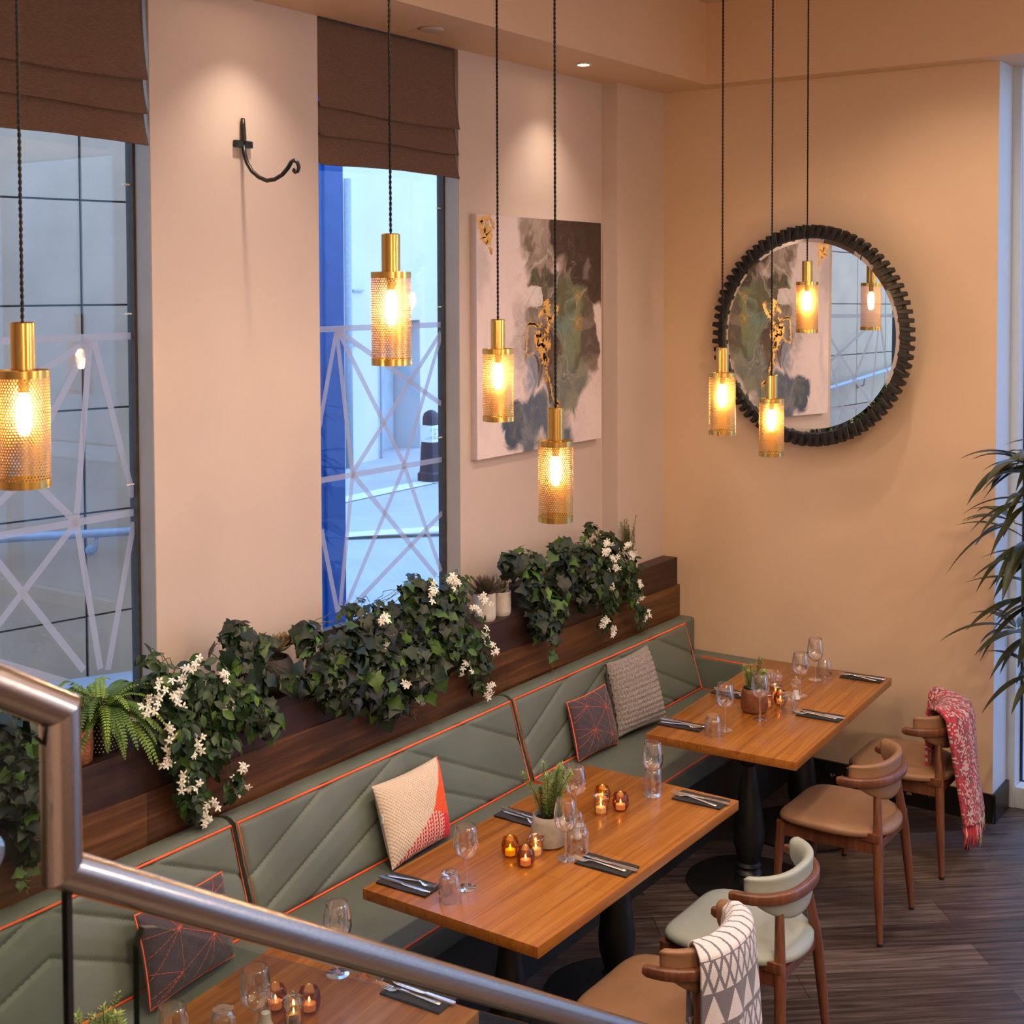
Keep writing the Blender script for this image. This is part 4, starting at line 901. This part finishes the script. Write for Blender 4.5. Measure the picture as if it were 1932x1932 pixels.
# ------------------------------------------------------------------ ledge plants
CAM = Vector((-7.05887, -3.80993, 2.792))
def tow(p, s): return Vector(p) + (CAM - Vector(p)) * s
IVY = [(0, .0), (-.10, .20), (-.16, .42), (.10, .34), (.30, .50), (.46, .36), (.60, .22), (.80, .14), (1.0, 0)]
def ivy_leaf(m, p, f, n, L_, col):
    f = (f - n * f.dot(n)).normalized(); s = n.cross(f); P = Vector(p); b_ = R.uniform(.1, .3); v = [P + f * L_ * .0]
    def q(x, y): return P + f * (x * L_) + s * (y * L_) + n * (L_ * (.10 * math.sin(x * 3) - b_ * x * x * .5 + .22 * abs(y) - .35 * y * y))
    mid = [q(.12, 0), q(.40, 0), q(.68, 0)]; up = [q(x, y) for x, y in IVY[1:-1]]; dn = [q(x, -y) for x, y in IVY[1:-1]]; tip = q(1, 0); base = q(0, 0)
    v = [base] + mid + [tip] + up + dn; o = 5; U_ = [5 + k for k in range(7)]; D_ = [12 + k for k in range(7)]
    f_ = [(0, 1, U_[0]), (1, U_[1], U_[0]), (1, U_[2], U_[1]), (1, 2, U_[2]), (2, U_[3], U_[2]), (2, U_[4], U_[3]), (2, 3, U_[4]), (3, U_[5], U_[4]), (3, U_[6], U_[5]), (3, 4, U_[6])]
    f2 = [tuple(reversed([x + 7 if x >= 5 else x for x in t])) for t in f_]
    m.add(v, f_ + f2, col)
def oval_leaf(m, p, f, n, L_, col, w=.27):
    f = (f - n * f.dot(n)).normalized(); s = n.cross(f); P = Vector(p); b_ = R.uniform(.15, .45); v = []
    for x, ww in ((0, .04), (.25, .85), (.5, 1), (.75, .72), (1, .02)):
        for y in (-1, 0, 1): v.append(P + f * (x * L_) + s * (y * ww * w * L_) + n * (L_ * (-b_ * x * x * .5 + (.07 if y else 0) * ww)))
    m.add(v, [(3 * k + j, 3 * k + 3 + j, 3 * k + 4 + j, 3 * k + 1 + j) for k in range(4) for j in range(2)], col)
def rcol(base, var=.35):
    t = R.random(); k = R.uniform(1 - var, 1 + var); return (base[0] * k * (1 + .5 * (t > .85)), base[1] * k * (1 + .25 * (t > .85)), base[2] * k)
IVG, IVL, JAG, GREY_ = (.0075, .018, .0085), (.042, .10, .015), (.012, .033, .009), (.009, .013, .011)
def clampy(p):
    if p.z < 1.19: p.y = min(p.y, -.122)
    else: p.y = min(p.y, .085 if not (-2.87 < p.x < -1.89 or p.x < -3.78) else .16)
    if p.z < .88: p.y = min(p.y, -.15 if p.z > .86 else -.23)
    return p
def cluster(m, c, r, kind, dens=1.0, sink=.0):
    n = int(95 * dens * (r / .1) ** 1.7) + 5; c = Vector(c)
    for k in range(n):
        d = Vector((R.gauss(0, 1), R.gauss(-.55, .8), R.gauss(.25, .9))).normalized(); p = c + Vector((d.x * r, d.y * r * .75, d.z * r)) * R.uniform(.35, 1.02)
        nn_ = (d * .8 + Vector((-.25, -.55, .45)) + Vector((R.gauss(0, .45), R.gauss(0, .45), R.gauss(0, .45)))).normalized()
        f = Vector((R.gauss(0, .8), R.gauss(-.2, .5), R.gauss(-.8, .5))); p = clampy(p)
        if kind == 'ivy':
            t = R.random(); big = R.random(); ivy_leaf(m, p, f, nn_, R.uniform(.030, .058) if big < .75 else R.uniform(.06, .085), rcol(IVG) if t < .62 else (rcol(GREY_) if t < .80 else rcol(IVL)))
        else: oval_leaf(m, p, f, nn_, R.uniform(.032, .058), rcol(JAG) if R.random() < .8 else rcol(IVL))
def blossoms(pts, s=.03, nfl=6):
    m = MB()
    for (x, z) in pts:
        c = tow((x, -.06, z), s + R.uniform(-.004, .006)); clampy(c); c.y -= .03
        for k in range(nfl + R.randint(-1, 2)):
            p = c + Vector((R.gauss(0, .017), R.gauss(-.006, .008), R.gauss(0, .017))); n_ = Vector((R.gauss(-.5, .5), -1, R.gauss(.3, .5))).normalized(); a0 = R.random() * 6; u = n_.orthogonal().normalized(); w = n_.cross(u)
            for j in range(5):
                a = a0 + j * 1.2566; d = u * math.cos(a) + w * math.sin(a); s_ = n_.cross(d) * .0042; l = R.uniform(.013, .019)
                m.add([p, p + d * l * .5 + s_ + n_ * .002, p + d * l + s_ * .5 - n_ * .002, p + d * l - s_ * .5 - n_ * .002, p + d * l * .5 - s_ + n_ * .002], [(0, 1, 2, 3, 4)])
            m.tube([p - n_ * .014, p], .0013, 4)
    return m
def vine(m, a, b_, sag=.03, r=.0016):
    a = Vector(a); b_ = Vector(b_); pts = []
    for k in range(9):
        t = k / 8; p = a.lerp(b_, t); p.z += sag * 4 * t * (1 - t); p += Vector((R.gauss(0, .008), R.gauss(0, .006), R.gauss(0, .006))); pts.append(clampy(p))
    m.tube(pts, r, 4, (.08, .075, .03))
def curl(m, p):
    p = Vector(p); pts = [p + Vector((.012 * math.cos(k * .9) * (1 - k / 26), -.006 + .01 * math.sin(k * .9) * (1 - k / 26), -k * .003)) for k in range(22)]; m.tube(pts, .0011, 4, (.22, .25, .05))
def trailing(name, label, clusters, kind, potc, potr=.06, poth=.11, flowers=None, dens=1.0, potm=None, curls=(), leafy=()):
    t = thing(name, label, 'potted plant', (potc[0], potc[1], 1.185))
    obj('plant_pot', MB().lathe([(0, 0), (potr * .8, 0), (potr, poth), (potr * .92, poth), (potr * .9, poth - .012), (0, poth - .012)], (potc[0], potc[1], 1.185), 28), potm or mDarkPot, t)
    m = MB(); st = MB(); top = Vector((potc[0], potc[1], 1.185 + poth))
    for (x, z, r) in clusters:
        s = .03 if z < 1.20 else (.022 if z < 1.30 else .012); c = tow((x, -.06, z), s); cluster(m, c, r, kind, dens)
        for k in range(2 + int(r * 30)): vine(st, top + Vector((R.uniform(-.03, .03), R.uniform(-.03, .02), 0)), c + Vector((R.gauss(0, r * .5), -r * .3, R.gauss(0, r * .5))), .06)
    for (x, z) in leafy:
        p = tow((x, -.06, z), .03); clampy(p)
        for k in range(4): ivy_leaf(m, p + Vector((R.gauss(0, .02), 0, R.gauss(0, .02))), Vector((R.gauss(0, 1), -.2, -.6)), Vector((-.3, -.8, .4)), R.uniform(.035, .05), rcol(IVL))
        vine(st, (p.x - .03, p.y, min(1.0, p.z + .22)), p, 0, .001); curl(st, p)
    for (x, z) in curls: curl(st, clampy(tow((x, -.06, z), .03)))
    obj('foliage', m, mLeaf, t, smooth=60); obj('stems', st, mLeaf, t, smooth=180)
    if flowers: obj('blossoms', blossoms(flowers), mPetal, t, smooth=0)
    return t
jas = [(-3.898, 1.359, .105), (-3.724, 1.315, .137), (-3.569, 1.195, .115), (-3.827, 1.185, .116), (-3.65, 1.076, .110), (-3.78, 1.015, .09), (-3.757, .908, .07), (-3.546, .902, .055), (-3.707, .842, .032), (-3.944, 1.475, .04)]
jasf = [(-3.761, 1.423), (-3.824, 1.37), (-3.606, 1.342), (-3.934, 1.368), (-3.85, 1.318), (-3.595, 1.242), (-3.888, 1.212), (-3.97, 1.32), (-3.753, 1.115), (-3.624, 1.048), (-3.902, 1.113), (-3.818, 1.016), (-3.769, .962), (-3.532, .949), (-3.538, .879), (-3.7, .89), (-3.714, .825)]
trailing('potted_jasmine', 'white flowering jasmine trailing furthest down the plank beside the fern', jas, 'jas', (-3.78, -.01), .07, .12, jasf, .8)
trailing('potted_ivy', 'dark ivy between the flowering jasmine and the dark succulent pot', [(-3.537, 1.452, .085), (-3.428, 1.387, .08), (-3.485, 1.276, .095), (-3.431, 1.159, .075), (-3.375, 1.091, .05), (-3.241, 1.227, .045)], 'ivy', (-3.50, .0), .06, .11, None, 1.0, None, [(-3.40, 1.18), (-3.33, 1.05)])
ivyc = [(-3.132, 1.385, .06), (-2.943, 1.276, .125), (-3.072, 1.218, .10), (-2.775, 1.33, .145), (-2.526, 1.3, .13), (-2.743, 1.139, .15), (-2.454, 1.093, .155), (-2.945, 1.12, .11), (-2.603, .987, .085), (-2.259, 1.293, .13), (-2.45, 1.452, .075), (-2.675, .948, .04)]
trailing('potted_ivy', 'largest mass of ivy, spilling over the ledge below the street window', ivyc, 'ivy', (-2.75, .0), .09, .12, None, .95, None, [(-3.02, 1.15), (-2.45, .92)])
jas2 = [(-2.18, 1.128, .135), (-2.137, 1.393, .09), (-2.057, 1.151, .115), (-1.973, 1.005, .09), (-1.953, .897, .045), (-2.297, 1.399, .09), (-2.219, 1.273, .115)]
jas2f = [(-2.358, 1.428), (-2.211, 1.472), (-2.195, 1.429), (-2.146, 1.28), (-2.035, 1.263), (-1.964, 1.301), (-1.956, 1.141), (-1.876, 1.043), (-2.097, 1.01), (-1.923, .867), (-2.45, .944), (-2.526, 1.043), (-2.694, 1.377), (-2.623, 1.135), (-2.673, 1.262)]
trailing('potted_jasmine', 'white flowering jasmine mixed into the ivy beside the two white pots', jas2, 'jas', (-2.15, .0), .07, .12, jas2f, .75, None, [(-1.87, .98)])
trailing('potted_ivy', 'ivy trailing just past the two small white pots', [(-1.566, 1.407, .095), (-1.705, 1.444, .055), (-1.495, 1.273, .095), (-1.324, 1.13, .090), (-1.35, 1.03, .07), (-1.472, 1.078, .065), (-1.222, 1.222, .07)], 'ivy', (-1.52, .0), .06, .11, None, .8, None, [(-1.30, 1.02)], [(-1.32, .87)])
jas3 = [(-1.273, 1.412, .085), (-1.065, 1.334, .14), (-.958, 1.172, .115), (-1.222, 1.277, .10), (-.791, 1.375, .09)]
trailing('potted_ivy', 'ivy in front of the painting wall beneath the lowest pendant lamp', jas3, 'ivy', (-1.08, .0), .07, .12, None, .85)
jas4 = [(-.734, 1.248, .135), (-.81, 1.40, .07), (-.946, 1.487, .045), (-.559, 1.187, .11), (-.499, 1.055, .075), (-.734, 1.071, .08), (-.407, .946, .045), (-.792, .964, .05), (-.376, .873, .035)]
jas3f = [(-.819, 1.409), (-.847, 1.37), (-.762, 1.312), (-.734, 1.263), (-.588, 1.349), (-.763, 1.165), (-.468, 1.111), (-.468, 1.019), (-.376, .915), (-.848, .967), (-.735, .893), (-.558, 1.272)]
trailing('potted_jasmine', 'white flowering jasmine closest to the end of the ledge', jas4, 'jas', (-.70, -.005), .06, .11, jas3f, .75)
ivya = [(-4.56, 1.36, .09), (-4.505, 1.30, .085), (-4.448, 1.235, .08), (-4.508, 1.19, .08), (-4.43, 1.142, .06), (-4.472, 1.05, .045), (-4.424, .963, .035), (-4.62, 1.20, .09)]
trailing('potted_ivy', 'ivy seen through the glass under the stair handrail', ivya, 'ivy', (-4.62, .0), .07, .11, None, .9, None, [(-4.44, 1.24)], [(-4.455, .885), (-4.30, .98)])
# fern in a dotted pot
fx0, fy0 = -4.105, -.005
t = thing('potted_fern', 'bright green fern in a black pot with white dots', 'potted plant', (fx0, fy0, 1.185))
po = obj('plant_pot', MB().lathe([(0, 0), (.052, 0), (.060, .125), (.055, .125), (.053, .112), (0, .112)], (fx0, fy0, 1.185), 32), mBlack, t)
m = MB()
for j in range(9):
    for i in range(26):
        a = 2 * pi * (i + .5 * (j % 2)) / 26; z = .012 + j * .0125; r = .0523 + .008 * z / .125; c_ = Vector((fx0 + r * math.cos(a), fy0 + r * math.sin(a), 1.185 + z)); n_ = Vector((math.cos(a), math.sin(a), 0)); u = Vector((-n_.y, n_.x, 0))
        m.add([c_ + n_ * .0006 + (u * math.cos(q * pi / 3) + Vector((0, 0, math.sin(q * pi / 3)))) * .0026 for q in range(6)], [tuple(range(6))])
obj('dots', m, mPetal, po, smooth=0)
m = MB(); c0 = Vector((fx0, fy0, 1.185 + .12))
for k in range(76):
    a = k * 2.399 + R.uniform(-.2, .2); L_ = R.uniform(.20, .34); up = R.uniform(.35, 1.5) if k % 3 else R.uniform(1.2, 2.4); d = Vector((math.cos(a), math.sin(a) - .1, 0)); p = c0.copy(); v = (d + Vector((0, 0, up))).normalized(); pts = []
    for s in range(27):
        q = p.copy()
        if q.y > .08: q.y = .08
        if q.z < 1.2 and q.y > -.13 and math.hypot(q.x - fx0, q.y - fy0) > .06: q.z = max(q.z, 1.195)
        pts.append(q); p = p + v * L_ / 26; v = (v + Vector((0, 0, -.085))).normalized()
    base = (.085, .17, .028) if R.random() < .6 else (.14, .24, .035); cc = rcol(base, .25)
    m.tube(pts, .0012, 4, (.10, .13, .03))
    for s in range(2, 27):
        t_ = s / 26; w_ = .030 * min(1, t_ * 5) * (1 - t_) ** .6 + .003; dn = (pts[s] - pts[s - 1]).normalized(); sd = dn.cross(Vector((0, 0, 1)));
        sd = sd.normalized() if sd.length > 1e-3 else Vector((1, 0, 0)); nn_ = sd.cross(dn)
        for sg in (-1, 1):
            o_ = pts[s]; tip = o_ + sd * sg * w_ + dn * w_ * .35 - nn_ * w_ * .2; m.add([o_ - dn * .003, o_ + sd * sg * w_ * .5 - dn * .0035, tip, o_ + sd * sg * w_ * .5 + dn * .005 + nn_ * .001, o_ + dn * .003], [(0, 1, 2, 3, 4)], cc)
obj('fronds', m, mLeaf, t, smooth=0)
# rosettes
def rosette(m, c, r, n, col, thick=.16, w=.30, up0=.25, up1=1.5, tipc=None):
    for k in range(n):
        t_ = k / n; a = k * 2.399; el = up0 + (up1 - up0) * (1 - t_); l = r * (.55 + .45 * t_); f = Vector((math.cos(a) * math.cos(el), math.sin(a) * math.cos(el), math.sin(el))); s_ = Vector((-math.sin(a), math.cos(a), 0)); n_ = s_.cross(f) * -1
        cc = rcol(col, .2); v = []; P = Vector(c) + f * r * .05
        for x, ww in ((0, .35), (.3, .8), (.6, 1), (.85, .65), (1, .03)):
            for y, z in ((-1, .15), (0, 1), (1, .15), (0, -.7)): v.append(P + f * x * l + s_ * y * ww * w * l - n_ * z * ww * thick * l * .5 + Vector((0, 0, .12 * l * x * x)))
        m.add(v, [(4 * q + j, 4 * q + (j + 1) % 4, 4 * q + 4 + (j + 1) % 4, 4 * q + 4 + j) for q in range(4) for j in range(4)], cc)
t = thing('potted_succulent', 'rosette succulents in a round dark purple pot on the ledge', 'potted plant', (-3.29, -.02, 1.185))
obj('plant_pot', MB().lathe([(0, 0), (.05, 0), (.078, .035), (.088, .075), (.080, .12), (.066, .145), (.060, .145), (.06, .13), (0, .13)], (-3.29, -.02, 1.185), 36), mDarkPot, t, smooth=60)
m = MB(); SUC = (.22, .165, .095)
for (dx_, dy_, dz_, r) in ((0, -.01, .16, .085), (.06, .0, .17, .075), (-.05, .02, .15, .06), (.03, .04, .15, .06)): rosette(m, (-3.29 + dx_, -.02 + dy_, 1.185 + dz_), r, 26, SUC)
obj('rosettes', m, mLeaf, t, smooth=60)
def wpot(name, label, x, y, r, h):
    t = thing(name, label, 'potted plant', (x, y, 1.185)); obj('plant_pot', MB().lathe([(0, 0), (r * .86, 0), (r * .97, .010), (r, .025), (r, h), (r * .91, h + .001), (r * .89, h - .012), (0, h - .012)], (x, y, 1.185), 36), mPotW, t, smooth=50); return t
t = wpot('potted_succulent', 'dark spiky succulent in the larger white pot', -1.87, -.035, .052, .135); m = MB(); rosette(m, (-1.87, -.035, 1.185 + .12), .13, 34, (.085, .062, .045), .12, .13, .15, 1.5); obj('rosettes', m, mLeaf, t, smooth=60)
t = wpot('potted_rosemary', 'small upright herb in the smaller white pot', -1.735, -.035, .048, .115); m = MB()
for k in range(11): sprig(m, (-1.735 + R.uniform(-.02, .02), -.035 + R.uniform(-.02, .02), 1.185 + .10), (R.uniform(-.4, .4), R.uniform(-.4, .4), 1), R.uniform(.06, .11), (.10, .13, .045), 46, .0022, .014)
obj('foliage', m, mLeaf, t, smooth=0)
t = wpot('potted_rosemary', 'tall rosemary in the white pot at the end of the ledge', -.47, -.03, .052, .11); m = MB()
for k in range(13): sprig(m, (-.47 + R.uniform(-.025, .025), -.03 + R.uniform(-.025, .025), 1.185 + .10), (R.uniform(-.5, .3), R.uniform(-.35, .25), 1), R.uniform(.12, .22), (.12, .16, .05), 60, .0016, .020)
obj('foliage', m, mLeaf, t, smooth=0)
t = thing('potted_rosemary', 'wispy plant in the terracotta pot behind the handrail corner', 'potted plant', (-4.235, -.035, 1.185))
obj('plant_pot', MB().lathe([(0, 0), (.044, 0), (.052, .008), (.056, .05), (.056, .118), (.050, .119), (.049, .105), (0, .105)], (-4.235, -.035, 1.185), 32), mTerra, t, smooth=50); m = MB()
for k in range(14): sprig(m, (-4.235 + R.uniform(-.03, .03), -.035 + R.uniform(-.03, .03), 1.185 + .10), (R.uniform(-.7, .5), R.uniform(-.6, .4), 1), R.uniform(.08, .17), (.13, .18, .05), 50, .0014, .022)
obj('foliage', m, mLeaf, t, smooth=0)
t = thing('potted_aloe', 'spiky aloe peeking over the sloping handrail', 'potted plant', (-4.41, .03, 1.185))
obj('plant_pot', MB().lathe([(0, 0), (.05, 0), (.056, .115), (.05, .115), (.05, .10), (0, .10)], (-4.41, .03, 1.185), 24), mDarkPot, t); m = MB(); rosette(m, (-4.41, .03, 1.28), .21, 26, (.10, .17, .05), .10, .085, .55, 1.5); obj('leaves', m, mLeaf, t, smooth=60)
t = wpot('moss_pot', 'small white pot topped with orange dried moss', -1.375, -.055, .042, .13); m = MB()
for k in range(160):
    a = R.random() * 6.28; r = R.random() ** .5 * .055; c_ = Vector((-1.375 + r * math.cos(a), -.055 + r * math.sin(a), 1.185 + .135 + .03 * (1 - (r / .06) ** 2) - (.02 if r > .045 else 0))); s_ = R.uniform(.006, .012)
    m.lathe([(0, -s_), (s_ * .8, -s_ * .5), (s_, 0), (s_ * .7, s_ * .6), (0, s_)], c_, 6)
obj('moss', m, mMoss, t, smooth=180)
# ------------------------------------------------------------------ tall leafy plant by the shop window
px_, py_ = -.40, -2.345
t = thing('potted_palm', 'tall arching leafy plant in front of the white shop window', 'potted plant', (px_, py_, 0))
obj('plant_pot', MB().lathe([(0, 0), (.105, 0), (.125, .34), (.115, .34), (.11, .31), (0, .31)], (px_, py_, 0), 36), mDarkPot, t)
st = MB(); st.tube([(px_, py_, .30), (px_ + .02, py_ + .01, 1.0), (px_, py_ + .02, 1.7), (px_ + .01, py_, 2.02)], [.022, .018, .014, .008], 8, (.10, .075, .04))
m = MB(); hubs = [(.92, 4), (1.12, 6), (1.30, 6), (1.46, 7), (1.60, 7), (1.74, 7), (1.88, 6), (2.00, 4)]
for (z, n) in hubs:
    for k in range(3):
        a = R.random() * 6.28 if k else pi * .86; bl_ = R.uniform(.12, .24); tip = Vector((px_ + math.cos(a) * bl_, py_ + math.sin(a) * bl_, z + R.uniform(.0, .08))); st.tube([(px_, py_, z - .10), tip.lerp(Vector((px_, py_, z)), .4), tip], [.006, .005, .003], 5, (.10, .085, .04))
        for j in range(n):
            aa = a + R.gauss(0, .75); el = R.uniform(-.5, .65); L_ = R.uniform(.24, .42); v = Vector((math.cos(aa) * math.cos(el), math.sin(aa) * math.cos(el), math.sin(el))); p = tip + v * .01; w = R.uniform(.017, .029); pts = []
            for s in range(11): pts.append(p.copy()); p = p + v * L_ / 10; v = (v + Vector((0, 0, -.10))).normalized()
            vv = []
            for s, q in enumerate(pts):
                d = (pts[min(s + 1, 10)] - pts[max(s - 1, 0)]).normalized(); sd = d.cross(Vector((0, 0, 1))); sd = sd.normalized() if sd.length > .05 else Vector((1, 0, 0)); un = sd.cross(d); ww = w * math.sin(pi * (s / 10) ** .75) + .0006
                vv += [q - sd * ww + un * ww * .35, q, q + sd * ww + un * ww * .35]
            m.add(vv, [(3 * s + e, 3 * s + 3 + e, 3 * s + 4 + e, 3 * s + 1 + e) for s in range(10) for e in range(2)], rcol((.030, .038, .014), .35))
obj('trunk', st, mLeaf, t, smooth=180); obj('leaves', m, mLeaf, t, smooth=70)
# ------------------------------------------------------------------ stair handrail in the foreground
YR = -2.398; SL = -.613
t = thing('stair_handrail', 'brushed steel stair handrail with a vertical step crossing the foreground', 'handrail', (-6.027, YR, 1.0))
r = .0252; xk = -6.027; zl = 2.063; zu = 2.2655
zf = lambda x, z0: z0 + SL * (x - xk)
def mitre(pts):
    # square-cut mitred tube along a polyline in the XZ plane
    m = MB(); n = 32; v = []
    for k, p in enumerate(pts):
        P = Vector(p); d0 = (P - Vector(pts[k - 1])).normalized() if k else None; d1 = (Vector(pts[k + 1]) - P).normalized() if k < len(pts) - 1 else None
        d = d1 if d0 is None else d0; nrm = d if (d0 is None or d1 is None) else (d0 + d1).normalized()
        side = Vector((0, 1, 0)); up = d.cross(side)
        for i in range(n):
            a = 2 * pi * i / n; o = side * math.cos(a) * r + up * math.sin(a) * r; o = o - d * (o.dot(nrm) / d.dot(nrm)); v.append(P + o)
    return v, n
pts = [(-7.02, YR, zf(-7.02, zu)), (xk, YR, zu), (xk, YR, zl), (-4.0, YR, zf(-4.0, zl))]
nm = ['upper_rail', 'upright', 'lower_rail']
for k in range(3):
    # every straight length is a tube of its own, cut on the mitre
    d = (Vector(pts[k + 1]) - Vector(pts[k])).normalized(); n = 36; v = []
    for e in (k, k + 1):
        P = Vector(pts[e]); nrm = d
        if 0 < e < 3:
            d0 = (P - Vector(pts[e - 1])).normalized(); d1 = (Vector(pts[e + 1]) - P).normalized(); nrm = (d0 + d1).normalized()
        side = Vector((0, 1, 0)); up = d.cross(side)
        for i in range(n):
            a = 2 * pi * i / n; o = side * math.cos(a) * r + up * math.sin(a) * r; o = o - d * (o.dot(nrm) / d.dot(nrm)); v.append(P + o)
    f = [(i, (i + 1) % n, n + (i + 1) % n, n + i) for i in range(n)] + [tuple(reversed(range(n))), tuple(range(n, 2 * n))]
    obj(nm[k], MB().add(v, f), mSteel, t, smooth=50)
xp = -6.020
obj('post', MB().box(xp - .0045, xp + .0045, YR - .0045, YR + .0045, .6, zl - .018), mBlack, t, smooth=0, bevel=.001)
# stair the rail belongs to (its carriage carries the post and the glass)
zs = lambda x: zf(x, zl) - .90
def panel(x0, x1, zt0, gap, label=None):
    ol = []; c = .035
    zt_ = lambda x: zf(x, zt0) - gap; zb_ = lambda x: zs(x) + .10
    ol = [(x0, zb_(x0)), (x1, zb_(x1)), (x1, zt_(x1) - c), (x1 - c, zt_(x1 - c)), (x0 + c, zt_(x0 + c)), (x0 + c * .3, zt_(x0) - c * .35), (x0, zt_(x0) - c)]
    n = len(ol); a = YR - .006; b_ = YR + .006; v = [(x, a, z) for x, z in ol] + [(x, b_, z) for x, z in ol]
    o = obj('glass_panel', MB().add(v, [tuple(range(n)), tuple(reversed(range(n, 2 * n)))]), mRailGlass, t, smooth=0)
    obj('panel_edge', MB().add(v, [(i, n + i, n + (i + 1) % n, (i + 1) % n) for i in range(n)]), mGreenEdge, o, smooth=0); return o
panel(-6.98, -6.0245, zu, .045); panel(-5.914, -4.3, zl, .042)
sx_, sz_ = -6.152, 2.130
obj('glass_fixing', MB().tube([(sx_, YR - .030, sz_), (sx_, YR - .027, sz_), (sx_, YR - .008, sz_)], [.020, .026, .026], 28), mChrome, t, smooth=40)
m = MB().add([(q, y, zs(q) + o) for q in (-7.4, -3.9) for y in (YR - .03, YR + .03) for o in (-.30, .06)], [(0, 1, 3, 2), (4, 6, 7, 5), (0, 4, 5, 1), (2, 3, 7, 6), (0, 2, 6, 4), (1, 5, 7, 3)])
m.box(-7.4, -6.9, YR - .03, YR + .03, 0, 1.9); m.box(-4.3, -3.9, YR - .03, YR + .03, 0, .3)
obj('stair_stringer', m, mBlack, t, smooth=0)
# ------------------------------------------------------------------ camera
cam = bpy.data.cameras.new('camera'); co = bpy.data.objects.new('camera', cam); COL.objects.link(co); sc.camera = co
yaw, pit, rol = 0.611657436, -0.0374467258, -0.00380586069
f = Vector((math.cos(pit) * math.cos(yaw), math.cos(pit) * math.sin(yaw), math.sin(pit))); r0 = Vector((math.sin(yaw), -math.cos(yaw), 0)); u0_ = r0.cross(f)
rr = r0 * math.cos(rol) + u0_ * math.sin(rol); uu = -r0 * math.sin(rol) + u0_ * math.cos(rol)
co.matrix_world = Matrix(((rr.x, uu.x, -f.x, CAM.x), (rr.y, uu.y, -f.y, CAM.y), (rr.z, uu.z, -f.z, CAM.z), (0, 0, 0, 1)))
cam.sensor_width = 36; cam.lens = 2517.279 / 1932 * 36; cam.shift_x = (966 - 956.813) / 1932; cam.shift_y = (638.387 - 966) / 1932
cam.clip_start = .05; cam.clip_end = 200
cam.dof.use_dof = True; cam.dof.focus_distance = 5.6; cam.dof.aperture_fstop = 10
# ------------------------------------------------------------------ light
w = bpy.data.worlds.new('dusk_sky'); sc.world = w; w.use_nodes = True; nt = w.node_tree; nt.nodes.clear()
bg = nt.nodes.new('ShaderNodeBackground'); wo = nt.nodes.new('ShaderNodeOutputWorld'); nt.links.new(bg.outputs[0], wo.inputs[0])
tc = nt.nodes.new('ShaderNodeTexCoord'); sp = nt.nodes.new('ShaderNodeSeparateXYZ'); cr = nt.nodes.new('ShaderNodeValToRGB'); nt.links.new(tc.outputs['Generated'], sp.inputs[0]); nt.links.new(sp.outputs[2], cr.inputs[0]); nt.links.new(cr.outputs[0], bg.inputs[0])
cr.color_ramp.elements[0].color = (.58, .74, 1, 1); cr.color_ramp.elements[1].color = (.30, .60, 1.30, 1); bg.inputs[1].default_value = SKY = 2.4
def lamp(name, typ, loc, energy, col, **k):
    l = bpy.data.lights.new(name, typ); l.energy = energy; l.color = col
    rot = k.pop('rot', None); tgt = k.pop('tgt', None)
    for a, b_ in k.items(): setattr(l, a, b_)
    o = bpy.data.objects.new(name, l); COL.objects.link(o); o.location = loc
    if tgt is not None: o.rotation_euler = (Vector(tgt) - Vector(loc)).to_track_quat('-Z', 'Y').to_euler()
    if rot is not None: o.rotation_euler = rot
    return o
WARM = (1, .66, .36); WARM2 = (1, .80, .60)
for x in (-1.168, -3.35, -5.6): lamp('bulkhead_downlight', 'SPOT', (x, -.165, H - .012), 20, WARM2, spot_size=1.7, spot_blend=1.0, shadow_soft_size=.025, tgt=(x, -.115, 0))
for x, y, e, z in ((-1.0, -1.9, 42, 2.2), (-2.7, -1.8, 72, 2.2), (-4.3, -1.8, 78, 2.2), (-2.0, -3.9, 45, 2.9), (-4.2, -3.9, 50, 2.9), (-6.2, -2.2, 45, 2.9), (-6.5, -4.9, 60, 2.9)):
    lamp('unseen_ceiling_spot', 'SPOT', (x, y, HC - .02), e, WARM2, spot_size=z, spot_blend=.7, shadow_soft_size=.05, rot=(0, 0, 0))  # unseen spots; the wide rear cones are added to light the bulkhead face
for x, y, e in ((-1.6, -5.2, 44), (-4.4, -4.8, 46), (-7.6, -5.6, 50)):
    lamp('unseen_fill_point', 'POINT', (x, y, 2.75), e, (1, .70, .42), shadow_soft_size=.12)  # added point lamps out of view, lifting bulkhead, ceiling and walls
lamp('room_fill', 'AREA', (-4.6, -5.2, HC - .05), 60, WARM2, shape='RECTANGLE', size=5.0, size_y=4.0, rot=(0, 0, 0))  # broad unseen area lamp added as warm fill
sc.view_settings.view_transform = 'Standard'; sc.view_settings.look = 'None'; sc.view_settings.gamma = 1; sc.view_settings.use_curve_mapping = False
sc.view_settings.exposure = .95
try:
    sc.cycles.use_denoising = True; sc.cycles.max_bounces = 10; sc.cycles.transparent_max_bounces = 24; sc.cycles.caustics_reflective = False; sc.cycles.caustics_refractive = False; sc.cycles.sample_clamp_indirect = 6; sc.cycles.blur_glossy = .5
except Exception as e: print(e)
for o in bpy.data.objects:
    if '_o' in o: del o['_o']
